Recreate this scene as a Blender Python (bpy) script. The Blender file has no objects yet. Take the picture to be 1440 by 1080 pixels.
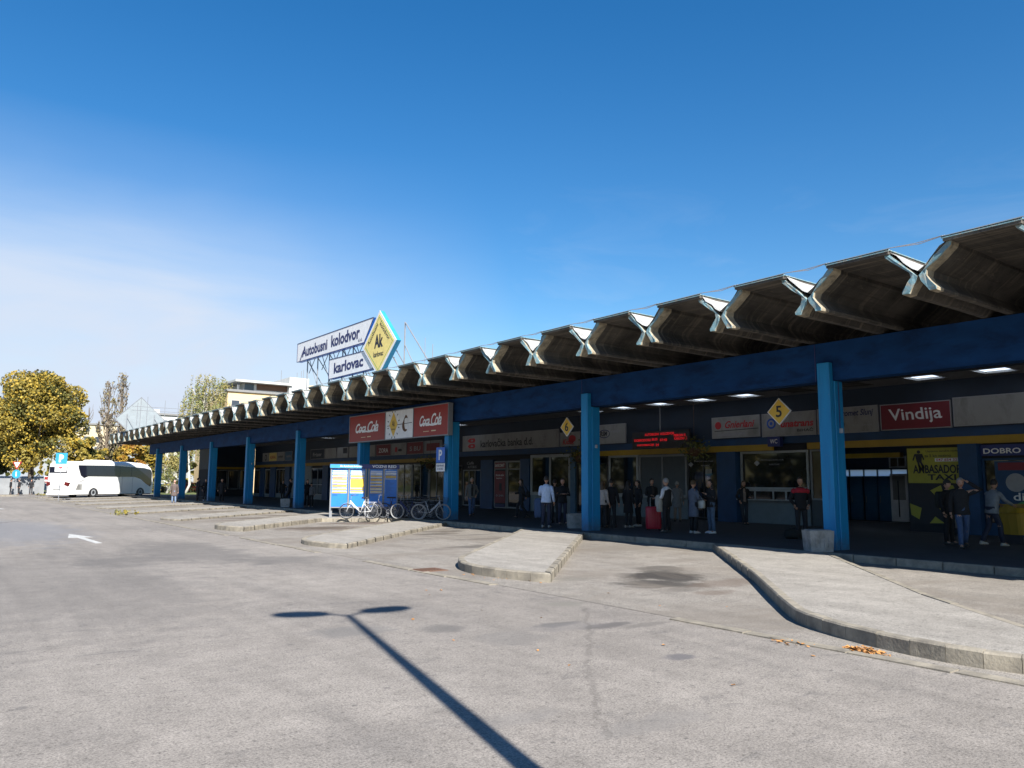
import bpy, math, random
import numpy as np
from mathutils import Vector, Matrix
random.seed(7); RNG = np.random.default_rng(11)
C = bpy.context.scene.collection
PI = math.pi
# ------------------------------------------------------------------ camera
CH = 1.77                                   # eye height above the road
FPX, PITCH, YAW, ROLL = 1092.68, 0.1267, 0.6423, 0.0073
F_ = np.array([math.sin(YAW)*math.cos(PITCH), math.cos(YAW)*math.cos(PITCH), math.sin(PITCH)])
R0 = np.array([math.cos(YAW), -math.sin(YAW), 0.]); U0 = np.cross(R0, F_)
R_ = math.cos(ROLL)*R0+math.sin(ROLL)*U0; U_ = -math.sin(ROLL)*R0+math.cos(ROLL)*U0
def ray(px, py): return F_*FPX+R_*(px-720)-U_*(py-540)
def gp(px, py, z=0.):                       # where the line of sight meets the level z
    d = ray(px, py); p = d*((z-CH)/d[2]); return (float(p[0]), float(p[1]), z)
def ay(px, py, Y):                          # the point of that line at distance Y along the station
    d = ray(px, py); p = d*(Y/d[1]); return (float(p[0]), float(p[1]), float(p[2])+CH)
cd = bpy.data.cameras.new('camera'); cam = bpy.data.objects.new('camera', cd); C.objects.link(cam)
cd.sensor_width = 36; cd.lens = 36*FPX/1440; cd.clip_end = 3000; cd.clip_start = .05
M_ = Matrix.Identity(4)
for i in range(3):
    M_[i][0] = R_[i]; M_[i][1] = U_[i]; M_[i][2] = -F_[i]
M_[2][3] = CH
cam.matrix_world = M_
bpy.context.scene.camera = cam
# ------------------------------------------------------------------ materials
MATS = {}
def nodes_of(name):
    m = bpy.data.materials.new(name); m.use_nodes = True
    nt = m.node_tree; nt.nodes.clear()
    out = nt.nodes.new('ShaderNodeOutputMaterial'); b = nt.nodes.new('ShaderNodeBsdfPrincipled')
    nt.links.new(b.outputs[0], out.inputs[0])
    return m, nt, b
def N(nt, t, **k):
    n = nt.nodes.new(t)
    for a, v in k.items(): setattr(n, a, v)
    return n
def pos(nt, sc=(1, 1, 1)):
    g = N(nt, 'ShaderNodeNewGeometry'); mp = N(nt, 'ShaderNodeMapping'); mp.inputs['Scale'].default_value = sc
    nt.links.new(g.outputs['Position'], mp.inputs[0]); return mp.outputs[0]
def noise(nt, vec, scale, detail=4, rough=.55, dist=0):
    n = N(nt, 'ShaderNodeTexNoise'); n.inputs['Scale'].default_value = scale; n.inputs['Detail'].default_value = detail
    n.inputs['Roughness'].default_value = rough; n.inputs['Distortion'].default_value = dist
    nt.links.new(vec, n.inputs['Vector']); return n.outputs['Fac']
def ramp(nt, fac, stops):
    r = N(nt, 'ShaderNodeValToRGB'); e = r.color_ramp.elements
    while len(e) < len(stops): e.new(.5)
    for q, (p, c) in zip(e, stops):
        q.position = p; q.color = (c, c, c, 1) if not hasattr(c, '__len__') else (*c, 1)
    nt.links.new(fac, r.inputs[0]); return r.outputs[0]
def mix(nt, fac, a, b, mode='MIX'):
    m = N(nt, 'ShaderNodeMix', data_type='RGBA', blend_type=mode)
    for s, v in ((m.inputs[0], fac), (m.inputs[6], a), (m.inputs[7], b)):
        if isinstance(v, (int, float)): s.default_value = v
        elif hasattr(v, '__len__'): s.default_value = (*v, 1)
        else: nt.links.new(v, s)
    return m.outputs[2]
def math_(nt, op, a, b=0., clamp=False):
    m = N(nt, 'ShaderNodeMath', operation=op); m.use_clamp = clamp
    for s, v in ((m.inputs[0], a), (m.inputs[1], b)):
        if isinstance(v, (int, float)): s.default_value = v
        else: nt.links.new(v, s)
    return m.outputs[0]
def bump(nt, b, h, st=.3, d=.01):
    n = N(nt, 'ShaderNodeBump'); n.inputs['Strength'].default_value = st; n.inputs['Distance'].default_value = d
    nt.links.new(h, n.inputs['Height']); nt.links.new(n.outputs[0], b.inputs['Normal'])
def mat(name, col, rough=.6, var=.18, scale=6., bmp=0., metal=0., grime=None, stretch=(1, 1, 1), emit=None, spec=.5, coat=0):
    if name in MATS: return MATS[name]
    m, nt, b = nodes_of(name); v = pos(nt, stretch)
    n1 = noise(nt, v, scale, 5)
    f = ramp(nt, n1, [(.3, 1-var), (.7, 1+var*.6)])
    c = mix(nt, 1., (*col,), f, 'MULTIPLY')
    if grime:
        g = noise(nt, v, grime[2], 6, .65, .4)
        c = mix(nt, math_(nt, 'MULTIPLY', ramp(nt, g, [(grime[3] if len(grime) > 3 else .48, 0), (.68, 1)]), grime[1]), c, (*grime[0],))
    nt.links.new(c, b.inputs['Base Color'])
    b.inputs['Roughness'].default_value = rough; b.inputs['Metallic'].default_value = metal
    b.inputs['Specular IOR Level'].default_value = spec; b.inputs['Coat Weight'].default_value = coat
    if bmp: bump(nt, b, noise(nt, v, scale*6, 4), bmp, .01)
    if emit:
        nt.links.new(c, b.inputs['Emission Color']); b.inputs['Emission Strength'].default_value = emit
    MATS[name] = m; return m
def P(name): return MATS[name]
# ------------------------------------------------------------------ mesh building
class MB:
    def __init__(s): s.v = []; s.f = []; s.m = []
    def add(s, vs, fs, mi=0):
        b = len(s.v); s.v += [tuple(map(float, p)) for p in vs]
        for i, f in enumerate(fs):
            s.f.append(tuple(b+q for q in f)); s.m.append(mi if isinstance(mi, int) else mi[i])
        return s
    def box(s, x0, x1, y0, y1, z0, z1, mi=0):
        x0, x1 = sorted((x0, x1)); y0, y1 = sorted((y0, y1)); z0, z1 = sorted((z0, z1))
        vs = [(x, y, z) for x in (x0, x1) for y in (y0, y1) for z in (z0, z1)]
        return s.add(vs, [(0, 1, 3, 2), (4, 6, 7, 5), (0, 4, 5, 1), (2, 3, 7, 6), (0, 2, 6, 4), (1, 5, 7, 3)], mi)
    def cbox(s, x0, x1, y0, y1, z0, z1, c=.02, mi=0):       # a box with chamfered upright and top edges
        rs = []
        for z, d in ((z0, 0), (z1-c, 0), (z1, c)):
            a, b_, e, g = x0+d, x1-d, y0+d, y1-d
            rs.append([(a+c, e, z), (b_-c, e, z), (b_, e+c, z), (b_, g-c, z), (b_-c, g, z), (a+c, g, z), (a, g-c, z), (a, e+c, z)])
        return s.loft(rs, True, mi)
    def loft(s, rings, cap=True, mi=0, closed=True):
        n = len(rings[0]); vs = [p for r in rings for p in r]; fs = []
        for i in range(len(rings)-1):
            for j in range(n if closed else n-1):
                k = (j+1) % n; fs.append((i*n+j, i*n+k, (i+1)*n+k, (i+1)*n+j))
        if cap: fs += [tuple(range(n-1, -1, -1)), tuple((len(rings)-1)*n+j for j in range(n))]
        return s.add(vs, fs, mi)
    def tube(s, pts, r, n=8, mi=0, cap=True):
        pts = [Vector(p) for p in pts]; rs = r if hasattr(r, '__len__') else [r]*len(pts); rings = []
        up = None
        for i, p in enumerate(pts):
            t = (pts[min(i+1, len(pts)-1)]-pts[max(i-1, 0)]).normalized()
            if up is None: up = Vector((0, 0, 1)) if abs(t.z) < .9 else Vector((0, 1, 0))
            a = t.cross(up).normalized(); b = a.cross(t); up = b
            rings.append([p+(a*math.cos(2*PI*k/n)+b*math.sin(2*PI*k/n))*rs[i] for k in range(n)])
        return s.loft(rings, cap, mi)
    def prism(s, poly, h0, h1, axis='z', mi=0, capmi=None):   # poly in the two other axes (x,y) (y,z) (x,z)
        def w(p, h): return {'z': (p[0], p[1], h), 'x': (h, p[0], p[1]), 'y': (p[0], h, p[1])}[axis]
        n = len(poly); vs = [w(p, h0) for p in poly]+[w(p, h1) for p in poly]
        fs = [(i, (i+1) % n, n+(i+1) % n, n+i) for i in range(n)]+[tuple(range(n-1, -1, -1)), tuple(range(n, 2*n))]
        cm = mi if capmi is None else capmi
        return s.add(vs, fs, [mi]*n+[cm, cm])
    def sphere(s, c, r, nu=12, nv=8, mi=0, f=None):
        rx, ry, rz = r if hasattr(r, '__len__') else (r, r, r); rings = []
        for i in range(nv+1):
            th = PI*(i+.0)/nv; th = min(max(th, .06), PI-.06)
            ring = []
            for j in range(nu):
                ph = 2*PI*j/nu; p = [math.sin(th)*math.cos(ph), math.sin(th)*math.sin(ph), -math.cos(th)]
                if f: p = f(p)
                ring.append((c[0]+rx*p[0], c[1]+ry*p[1], c[2]+rz*p[2]))
            rings.append(ring)
        return s.loft(rings, True, mi)
    def torus(s, c, R, r, nu=28, nv=6, mi=0, axis='y'):
        rings = []
        for i in range(nu+1):
            a = 2*PI*i/nu; ring = []
            for j in range(nv):
                b = 2*PI*j/nv; q = R+r*math.cos(b); h = r*math.sin(b)
                ring.append({'y': (c[0]+q*math.cos(a), c[1]+h, c[2]+q*math.sin(a)), 'z': (c[0]+q*math.cos(a), c[1]+q*math.sin(a), c[2]+h)}[axis])
            rings.append(ring)
        return s.loft(rings, False, mi)
    def build(s, name, mats, parent=None, smooth=False, wl=True, angle=None):
        off = Vector((0, 0, 0))
        if parent is not None and wl:
            q = parent
            while q is not None: off += q.location; q = q.parent
        me = bpy.data.meshes.new(name); me.from_pydata([tuple(Vector(p)-off) for p in s.v], [], s.f)
        for m in (mats if isinstance(mats, (list, tuple)) else [mats]): me.materials.append(P(m) if isinstance(m, str) else m)
        me.polygons.foreach_set('material_index', s.m)
        if smooth: me.polygons.foreach_set('use_smooth', [True]*len(s.f))
        me.update()
        o = bpy.data.objects.new(name, me); C.objects.link(o)
        if parent is not None: o.parent = parent
        return o
def tag(o, label=None, cat=None, group=None, kind=None):
    for k, v in (('label', label), ('category', cat), ('group', group), ('kind', kind)):
        if v: o[k] = v
    return o
def thing(name, loc, label, cat, group=None, rz=0):
    o = bpy.data.objects.new(name, None); C.objects.link(o); o.empty_display_size = .2
    o.location = loc; o.rotation_euler = (0, 0, rz); return tag(o, label, cat, group)
def recenter(o):                                   # origin of a one-mesh thing to its base centre
    co = np.array([v.co for v in o.data.vertices]); c = (co.min(0)+co.max(0))/2; c[2] = co[:, 2].min()
    o.data.transform(Matrix.Translation(-Vector(c))); o.location = Vector(o.location)+Vector(c); return o
def copy_tree(o, parent=None):
    c = o.copy(); C.objects.link(c); c.parent = parent
    for ch in list(o.children): copy_tree(ch, c)
    return c
_fc = {}
def text_mb(s, W=None, H=None, bold=0., shear=0., ext=.004, spacing=1.):
    """outline letters as a mesh: local x along the line, y up, centred, scaled to W x H"""
    key = (s, bold, shear, spacing)
    if key not in _fc:
        cu = bpy.data.curves.new('t', 'FONT'); cu.body = s; cu.align_x = 'CENTER'; cu.offset = bold; cu.shear = shear
        cu.space_character = spacing; cu.resolution_u = 3
        ob = bpy.data.objects.new('t', cu); C.objects.link(ob)
        bpy.context.view_layer.update()
        me = bpy.data.meshes.new_from_object(ob.evaluated_get(bpy.context.evaluated_depsgraph_get()))
        _fc[key] = (np.array([tuple(v.co) for v in me.vertices]), [tuple(p.vertices) for p in me.polygons])
        bpy.data.objects.remove(ob); bpy.data.curves.remove(cu)
    v, f = _fc[key]; v = v.copy()
    mn, mx = v.min(0), v.max(0); v[:, :2] -= (mn+mx)[:2]/2; w, h = (mx-mn)[:2]
    if H is None: H = h*W/w
    if W is None: W = w*H/h
    v[:, 0] *= W/w; v[:, 1] *= H/h
    return v, f
def put_text(s, parent, c, right, up, W=None, H=None, m='ink_black', bold=.012, shear=0., name='lettering', spacing=1., wl=True):
    """lettering standing 4 mm proud of the surface through c"""
    v, f = text_mb(s, W, H, bold, shear, spacing=spacing)
    right = Vector(right).normalized(); up = Vector(up).normalized(); n = right.cross(up); c = Vector(c)+n*.006
    mb = MB(); mb.add([tuple(c+right*a+up*b) for a, b, _ in v], f)
    return mb.build(name, m, parent, wl=wl)
SR, SU = (0, -1, 0), (0, 0, 1)                      # writing on walls that face the road (-x)
# ------------------------------------------------------------------ light and sky
SUNEL, SDX, SDY = math.radians(38), .25, .968       # the way the light travels along the ground
sc = bpy.context.scene
w = bpy.data.worlds.new('World'); sc.world = w; w.use_nodes = True; nt = w.node_tree; nt.nodes.clear()
sky = N(nt, 'ShaderNodeTexSky', sky_type='NISHITA'); sky.sun_disc = False; sky.sun_elevation = SUNEL
sky.sun_rotation = math.atan2(-SDX, -SDY); sky.air_density = 1.15; sky.dust_density = .35; sky.ozone_density = 2.6; sky.altitude = 100
tc = N(nt, 'ShaderNodeTexCoord'); sep = N(nt, 'ShaderNodeSeparateXYZ'); nt.links.new(tc.outputs['Generated'], sep.inputs[0])
hs = N(nt, 'ShaderNodeHueSaturation'); hs.inputs['Saturation'].default_value = 1.4; hs.inputs['Hue'].default_value = .5035; hs.inputs['Value'].default_value = 1.0
nt.links.new(sky.outputs[0], hs.inputs['Color'])
gm = N(nt, 'ShaderNodeGamma'); gm.inputs[1].default_value = 1.0; nt.links.new(hs.outputs[0], gm.inputs[0])
mp = N(nt, 'ShaderNodeMapping'); mp.inputs['Scale'].default_value = (1.2, 1.2, 4.5); nt.links.new(tc.outputs['Generated'], mp.inputs[0])
c1 = noise(nt, mp.outputs[0], 1.6, 6, .55, .5)
# thin veil of cloud: thick low down in the north-west, fading upward and to the right
dirm = N(nt, 'ShaderNodeVectorMath', operation='DOT_PRODUCT'); nt.links.new(tc.outputs['Generated'], dirm.inputs[0]); dirm.inputs[1].default_value = (-.12, .993, 0)
low = ramp(nt, sep.outputs[2], [(.0, 1), (.17, .97), (.24, .8), (.29, .45), (.34, .15), (.4, 0)])
side = ramp(nt, dirm.outputs['Value'], [(.7, 0), (.83, .42), (.92, 1)])
veil = math_(nt, 'MULTIPLY', math_(nt, 'MULTIPLY', low, side), ramp(nt, c1, [(.28, .42), (.6, 1)]))
wisp = math_(nt, 'MULTIPLY', ramp(nt, noise(nt, mp.outputs[0], 3.1, 7, .6, 1.2), [(.52, 0), (.75, 1)]), ramp(nt, sep.outputs[2], [(.1, .0), (.22, .13), (.4, .0)]))
cl = math_(nt, 'MAXIMUM', math_(nt, 'MULTIPLY', veil, 1.15, True), wisp)
skc = mix(nt, cl, gm.outputs[0], (4.6, 5.15, 6.1))
bg = N(nt, 'ShaderNodeBackground'); bg.inputs[1].default_value = .068; nt.links.new(skc, bg.inputs[0])
wo = N(nt, 'ShaderNodeOutputWorld'); nt.links.new(bg.outputs[0], wo.inputs[0])
sl = bpy.data.lights.new('sun', 'SUN'); sl.energy = 5.0; sl.angle = math.radians(.55); sl.color = (1, .955, .88)
so = bpy.data.objects.new('sun', sl); C.objects.link(so); so.location = (-10, -40, 40)
ld = Vector((SDX*math.cos(SUNEL), SDY*math.cos(SUNEL), -math.sin(SUNEL)))
so.rotation_euler = ld.to_track_quat('-Z', 'Y').to_euler()
sc.view_settings.view_transform = 'Standard'; sc.view_settings.look = 'None'; sc.view_settings.exposure = 1.17; sc.view_settings.gamma = 1
sc.cycles.max_bounces = 6; sc.cycles.diffuse_bounces = 2
# ------------------------------------------------------------------ plain materials
for a in [
 ('ink_black', (.02, .02, .03), .6), ('ink_navy', (.015, .02, .1), .5), ('ink_red', (.45, .02, .03), .5), ('ink_white', (.75, .75, .75), .5),
 ('ink_blue', (.02, .08, .4), .5), ('ink_grey', (.3, .3, .32), .5), ('ink_cream', (.6, .5, .33), .5), ('ink_green', (.05, .25, .08), .5),
 ('sign_white', (.74, .74, .75), .45),  ('sign_red', (.27, .018, .014), .5), ('sign_darkred', (.17, .01, .022), .5),
 ('sign_yellow', (.72, .45, .05), .45), ('sign_paleyellow', (.78, .62, .2), .5), ('sign_blue', (.01, .12, .5), .4), ('sign_cyan', (.03, .26, .45), .45),
 ('sign_navy', (.015, .03, .16), .45), ('taxi_yellow', (.34, .32, .035), .5), ('frame_grey', (.2, .21, .23), .4), ('frame_white', (.3, .32, .34), .4),
 ('steel', (.2, .21, .23), .45), ('paint_white', (.78, .78, .76), .5), ('rubber', (.02, .02, .02), .8), ('black_plastic', (.02, .02, .025), .5),
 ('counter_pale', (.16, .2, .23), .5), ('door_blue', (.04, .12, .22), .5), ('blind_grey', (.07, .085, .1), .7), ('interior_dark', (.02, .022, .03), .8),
 ('skin', (.48, .27, .19), .55), ('skin_tan', (.4, .22, .15), .55), ('hair_dark', (.02, .014, .012), .6), ('hair_grey', (.25, .23, .22), .6),
 ('hair_brown', (.08, .045, .02), .6), ('hair_blond', (.32, .21, .1), .6),
 ('bark', (.11, .085, .065), .9), ('bark_white', (.5, .48, .44), .8), ('rust', (.13, .07, .045), .85)]:
    mat(a[0], a[1], a[2], .1, 5.)
m, nt, b = nodes_of('column_blue'); MATS['column_blue'] = m; v = pos(nt)
c = mix(nt, ramp(nt, noise(nt, pos(nt, (1.5, 1.5, .25)), 1.8, 5, .6), [(.3, 0), (.7, 1)]), (.006, .155, .37), (.01, .225, .47))
c = mix(nt, math_(nt, 'MULTIPLY', ramp(nt, noise(nt, pos(nt, (9, 9, .5)), 1.5, 5, .7), [(.55, 0), (.7, 1)]), .45), c, (.02, .09, .2))
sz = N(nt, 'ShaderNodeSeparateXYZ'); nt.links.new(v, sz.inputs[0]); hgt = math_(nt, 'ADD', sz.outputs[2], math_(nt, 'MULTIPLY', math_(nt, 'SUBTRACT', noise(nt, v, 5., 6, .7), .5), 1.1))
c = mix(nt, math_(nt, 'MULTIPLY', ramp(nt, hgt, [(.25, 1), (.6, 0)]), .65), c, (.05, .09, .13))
c = mix(nt, ramp(nt, noise(nt, v, 14., 6, .75), [(.665, 0), (.68, .8)]), c, (.16, .2, .22))
nt.links.new(c, b.inputs['Base Color']); b.inputs['Roughness'].default_value = .55; b.inputs['Specular IOR Level'].default_value = .35; bump(nt, b, noise(nt, v, 22., 4), .2, .01)
mat('sign_offwhite', (.3, .3, .29), .5, .12, .8, grime=((.11, .105, .095), .6, 1.6, .45), stretch=(1, 1, .5))
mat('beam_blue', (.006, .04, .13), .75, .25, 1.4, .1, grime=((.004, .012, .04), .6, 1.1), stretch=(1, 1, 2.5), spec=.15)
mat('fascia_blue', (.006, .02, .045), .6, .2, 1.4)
mat('pier_blue', (.008, .05, .14), .55, .2, 2.)
mat('strip_yellow', (.36, .22, .015), .5, .15, 2.)
mat('kerb_stone', (.27, .24, .19), .85, .25, 5., .6, grime=((.11, .1, .085), .8, 2.6, .42))
mat('planter_concrete', (.3, .3, .29), .9, .2, 7., .4, grime=((.12, .12, .11), .6, 4.))
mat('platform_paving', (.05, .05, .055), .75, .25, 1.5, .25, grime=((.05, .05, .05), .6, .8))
m, nt, b = nodes_of('concrete_dark'); MATS['concrete_dark'] = m; v = pos(nt)
c = mix(nt, ramp(nt, noise(nt, v, .8, 6, .65, .5), [(.35, 0), (.65, 1)]), (.032, .029, .026), (.098, .087, .074))
c = mix(nt, math_(nt, 'MULTIPLY', ramp(nt, noise(nt, pos(nt, (5.5, .25, .5)), 1.1, 5, .6, .3), [(.52, 0), (.68, 1)]), .6), c, (.2, .17, .13))
c = mix(nt, math_(nt, 'MULTIPLY', ramp(nt, noise(nt, pos(nt, (.4, 9, 9)), 1.3, 4, .6), [(.55, 0), (.7, 1)]), .55), c, (.025, .02, .016))
c = mix(nt, math_(nt, 'MULTIPLY', ramp(nt, noise(nt, pos(nt, (1.1, 3, 3)), 2.0, 7, .8), [(.58, 0), (.66, 1)]), .5), c, (.19, .16, .12))
nt.links.new(c, b.inputs['Base Color']); b.inputs['Roughness'].default_value = .95; bump(nt, b, noise(nt, pos(nt, (3, 12, 12)), 2., 5), .5, .02)
mat('rib_paint', (.15, .27, .31), .8, .3, 8., .6, grime=((.3, .26, .2), .9, 9., .47))
mat('rib_sunlit_cream', (.36, .31, .225), .85, .3, 6., .5, grime=((.1, .085, .065), .8, 5., .45)); mat('sign_greyback', (.2, .23, .25), .5, .1, 3.)  # pale cream of the outer leg band stands for sunlight falling there
mat('roofing_felt', (.36, .36, .35), .7, .2, 3.5, .6, grime=((.3, .3, .28), .6, 5., .5), stretch=(1, 1.5, 1))
mat('flat_roof', (.2, .2, .2), .9)
mat('render_cream', (.48, .4, .27), .85, .1, .5); mat('render_white', (.5, .5, .48), .8, .08, .4); mat('render_tan', (.68, .5, .28), .8, .08, .4)
mat('window_dark', (.04, .05, .07), .15, .3, .7)
mat('coach_white', (.82, .82, .8), .3, .04, .5, coat=.4); mat('coach_glass', (.012, .014, .025), .06, .2, .3); mat('lamp_red', (.1, .01, .01), .25)
mat('glass', (.012, .016, .022), .04, .2, .5, spec=.55)
mat('glass_warm', (.05, .04, .025), .08, .3, .8)
mat('grass', (.09, .12, .03), .95, .4, .6, .4, grime=((.16, .13, .05), .7, .4))
mat('fence_grey', (.22, .23, .24), .8, .2, .8)
for i, c in enumerate([(.1, .095, .018), (.32, .22, .022), (.2, .155, .022)]): mat('leaf_gold_%d' % i, c, .7, .35, 1.2)
for i, c in enumerate([(.14, .16, .05), (.2, .19, .07), (.24, .2, .06)]): mat('leaf_birch_%d' % i, c, .7, .3, 1.2)
for i, c in enumerate([(.26, .12, .015), (.36, .22, .02), (.18, .13, .02)]): mat('leaf_rust_%d' % i, c, .7, .3, 1.2)
for i, c in enumerate([(.2, .17, .12), (.14, .11, .08), (.22, .19, .08)]): mat('leaf_bare_%d' % i, c, .8, .3, 1.2)
for i, c in enumerate([(.05, .06, .018), (.1, .1, .02), (.15, .13, .025)]): mat('leaf_green_%d' % i, c, .7, .3, 1.2)
# skylight sheet: lets daylight through
m, nt, b = nodes_of('skylight_sheet'); MATS['skylight_sheet'] = m
tr = N(nt, 'ShaderNodeBsdfTranslucent'); tr.inputs[0].default_value = (.85, .92, 1, 1)
ms = N(nt, 'ShaderNodeMixShader'); ms.inputs[0].default_value = .9
nt.links.new(b.outputs[0], ms.inputs[1]); nt.links.new(tr.outputs[0], ms.inputs[2])
nt.links.new(ms.outputs[0], [n for n in nt.nodes if n.type == 'OUTPUT_MATERIAL'][0].inputs[0])
m, nt, b = nodes_of('led_red'); MATS['led_red'] = m
b.inputs['Base Color'].default_value = (.3, .01, .01, 1); b.inputs['Emission Color'].default_value = (1, .02, .03, 1); b.inputs['Emission Strength'].default_value = .2
m, nt, b = nodes_of('leadlight'); MATS['lamp_lit'] = m
b.inputs['Emission Color'].default_value = (.9, .95, 1, 1); b.inputs['Emission Strength'].default_value = 1.6

def spot(nt, v, cx, cy, rx, ry, wob, wobamt=.5):
    """a stain of its own place and outline: 1 in its middle, 0 outside"""
    mp = N(nt, 'ShaderNodeMapping', vector_type='POINT'); mp.inputs['Location'].default_value = (-cx/rx, -cy/ry, 0); mp.inputs['Scale'].default_value = (1/rx, 1/ry, 0)
    nt.links.new(v, mp.inputs[0]); ln = N(nt, 'ShaderNodeVectorMath', operation='LENGTH'); nt.links.new(mp.outputs[0], ln.inputs[0])
    d = math_(nt, 'ADD', ln.outputs['Value'], math_(nt, 'MULTIPLY', math_(nt, 'SUBTRACT', wob, .5), wobamt*4))
    return ramp(nt, d, [(.45, 1), (.7, .75), (1.1, 0)])
def asphalt(name, c0, c1, cdark, stains=(), cracks=(), speck=.5, streakdir=(.5, .16, 1), brown=None):
    m, nt, b = nodes_of(name); MATS[name] = m; v = pos(nt)
    big = noise(nt, v, .16, 5, .6, .4); sv = pos(nt, streakdir); st = noise(nt, sv, .9, 6, .6, .6)
    col = mix(nt, ramp(nt, big, [(.3, 0), (.7, 1)]), c0, c1)
    col = mix(nt, math_(nt, 'MULTIPLY', ramp(nt, st, [(.5, 0), (.72, 1)]), .5), col, cdark)
    mid = noise(nt, v, 2.2, 6, .7)
    col = mix(nt, 1., col, ramp(nt, mid, [(.28, .78), (.7, 1.1)]), 'MULTIPLY')
    tr_ = noise(nt, pos(nt, (2.2, .1, 1)), 1.0, 4, .6, .2); col = mix(nt, 1., col, ramp(nt, tr_, [(.35, .9), (.65, 1.05)]), 'MULTIPLY')
    pt = noise(nt, pos(nt, (.9, 1.8, 1)), 1.6, 7, .75, .8); col = mix(nt, math_(nt, 'MULTIPLY', ramp(nt, pt, [(.57, 0), (.66, 1)]), .5), col, cdark)
    g = noise(nt, v, 55., 3, .8)
    col = mix(nt, 1., col, ramp(nt, g, [(.3, 1-speck*1.3), (.48, 1.), (.7, 1+speck*1.)]), 'MULTIPLY')
    g2 = noise(nt, v, 17., 4, .7)
    col = mix(nt, 1., col, ramp(nt, g2, [(.34, .68), (.45, .99), (.7, 1.09)]), 'MULTIPLY')
    # small dark spots (old gum, pits)
    vo = N(nt, 'ShaderNodeTexVoronoi'); vo.inputs['Scale'].default_value = 1.5; nt.links.new(v, vo.inputs['Vector'])
    sp = math_(nt, 'MULTIPLY', ramp(nt, vo.outputs['Distance'], [(.05, 1), (.085, 0)]), ramp(nt, noise(nt, v, .7, 2), [(.5, 0), (.55, 1)]))
    col = mix(nt, math_(nt, 'MULTIPLY', sp, .7), col, cdark)
    v2 = N(nt, 'ShaderNodeTexVoronoi'); v2.inputs['Scale'].default_value = 5.; v2.inputs['Randomness'].default_value = 1; nt.links.new(v, v2.inputs['Vector'])
    sp = math_(nt, 'MULTIPLY', ramp(nt, v2.outputs['Distance'], [(.08, 1), (.13, 0)]), ramp(nt, noise(nt, v, 1.3, 3), [(.5, 0), (.58, 1)]))
    col = mix(nt, math_(nt, 'MULTIPLY', sp, .6), col, tuple(q*.6 for q in cdark))
    wob = noise(nt, v, 1.7, 6, .7, .4)
    for cx, cy, rx, ry, a, cc in stains:
        col = mix(nt, math_(nt, 'MULTIPLY', spot(nt, v, cx, cy, rx, ry, wob), a), col, cc)
    if brown:
        col = mix(nt, math_(nt, 'MULTIPLY', ramp(nt, noise(nt, v, .35, 6, .7, .8), [(.46, 0), (.64, 1)]), .75), col, brown)
    # thin cracks
    vc = N(nt, 'ShaderNodeTexVoronoi', feature='DISTANCE_TO_EDGE'); vc.inputs['Scale'].default_value = .17
    wv = N(nt, 'ShaderNodeVectorMath', operation='ADD'); nz = N(nt, 'ShaderNodeTexNoise'); nz.inputs['Scale'].default_value = 1.1; nz.inputs['Detail'].default_value = 5
    nt.links.new(v, nz.inputs['Vector']); nt.links.new(v, wv.inputs[0]); nt.links.new(nz.outputs['Color'], wv.inputs[1]); nt.links.new(wv.outputs[0], vc.inputs['Vector'])
    ck = math_(nt, 'MULTIPLY', ramp(nt, vc.outputs['Distance'], [(.0015, 1), (.0045, 0)]), ramp(nt, noise(nt, v, .25, 3), [(.58, 0), (.66, .5)]))
    col = mix(nt, ck, col, tuple(q*.35 for q in c0))
    for (x0, y0, x1, y1, wd, a) in cracks:                      # repaired seams with a place of their own
        L = math.hypot(x1-x0, y1-y0); an = math.atan2(y1-y0, x1-x0)
        vr = N(nt, 'ShaderNodeMapping', vector_type='TEXTURE'); vr.inputs['Location'].default_value = ((x0+x1)/2, (y0+y1)/2, 0); vr.inputs['Rotation'].default_value = (0, 0, an)
        nt.links.new(v, vr.inputs[0]); s_ = N(nt, 'ShaderNodeSeparateXYZ'); nt.links.new(vr.outputs[0], s_.inputs[0])
        yy = math_(nt, 'ABSOLUTE', math_(nt, 'ADD', s_.outputs[1], math_(nt, 'MULTIPLY', math_(nt, 'SUBTRACT', wob, .5), .35)))
        k = math_(nt, 'MULTIPLY', ramp(nt, math_(nt, 'DIVIDE', yy, wd), [(.6, 1), (1., 0)]), ramp(nt, math_(nt, 'DIVIDE', math_(nt, 'ABSOLUTE', s_.outputs[0]), L/2), [(.9, a), (1., 0)]))
        col = mix(nt, k, col, tuple(q*.45 for q in c0))
    nt.links.new(col, b.inputs['Base Color']); b.inputs['Roughness'].default_value = .88; b.inputs['Specular IOR Level'].default_value = .3
    bump(nt, b, math_(nt, 'ADD', g, math_(nt, 'MULTIPLY', g2, .8)), .55, .006)
    return m
A0, A1, AD = (.205, .185, .165), (.26, .236, .21), (.1, .094, .09)
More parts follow.
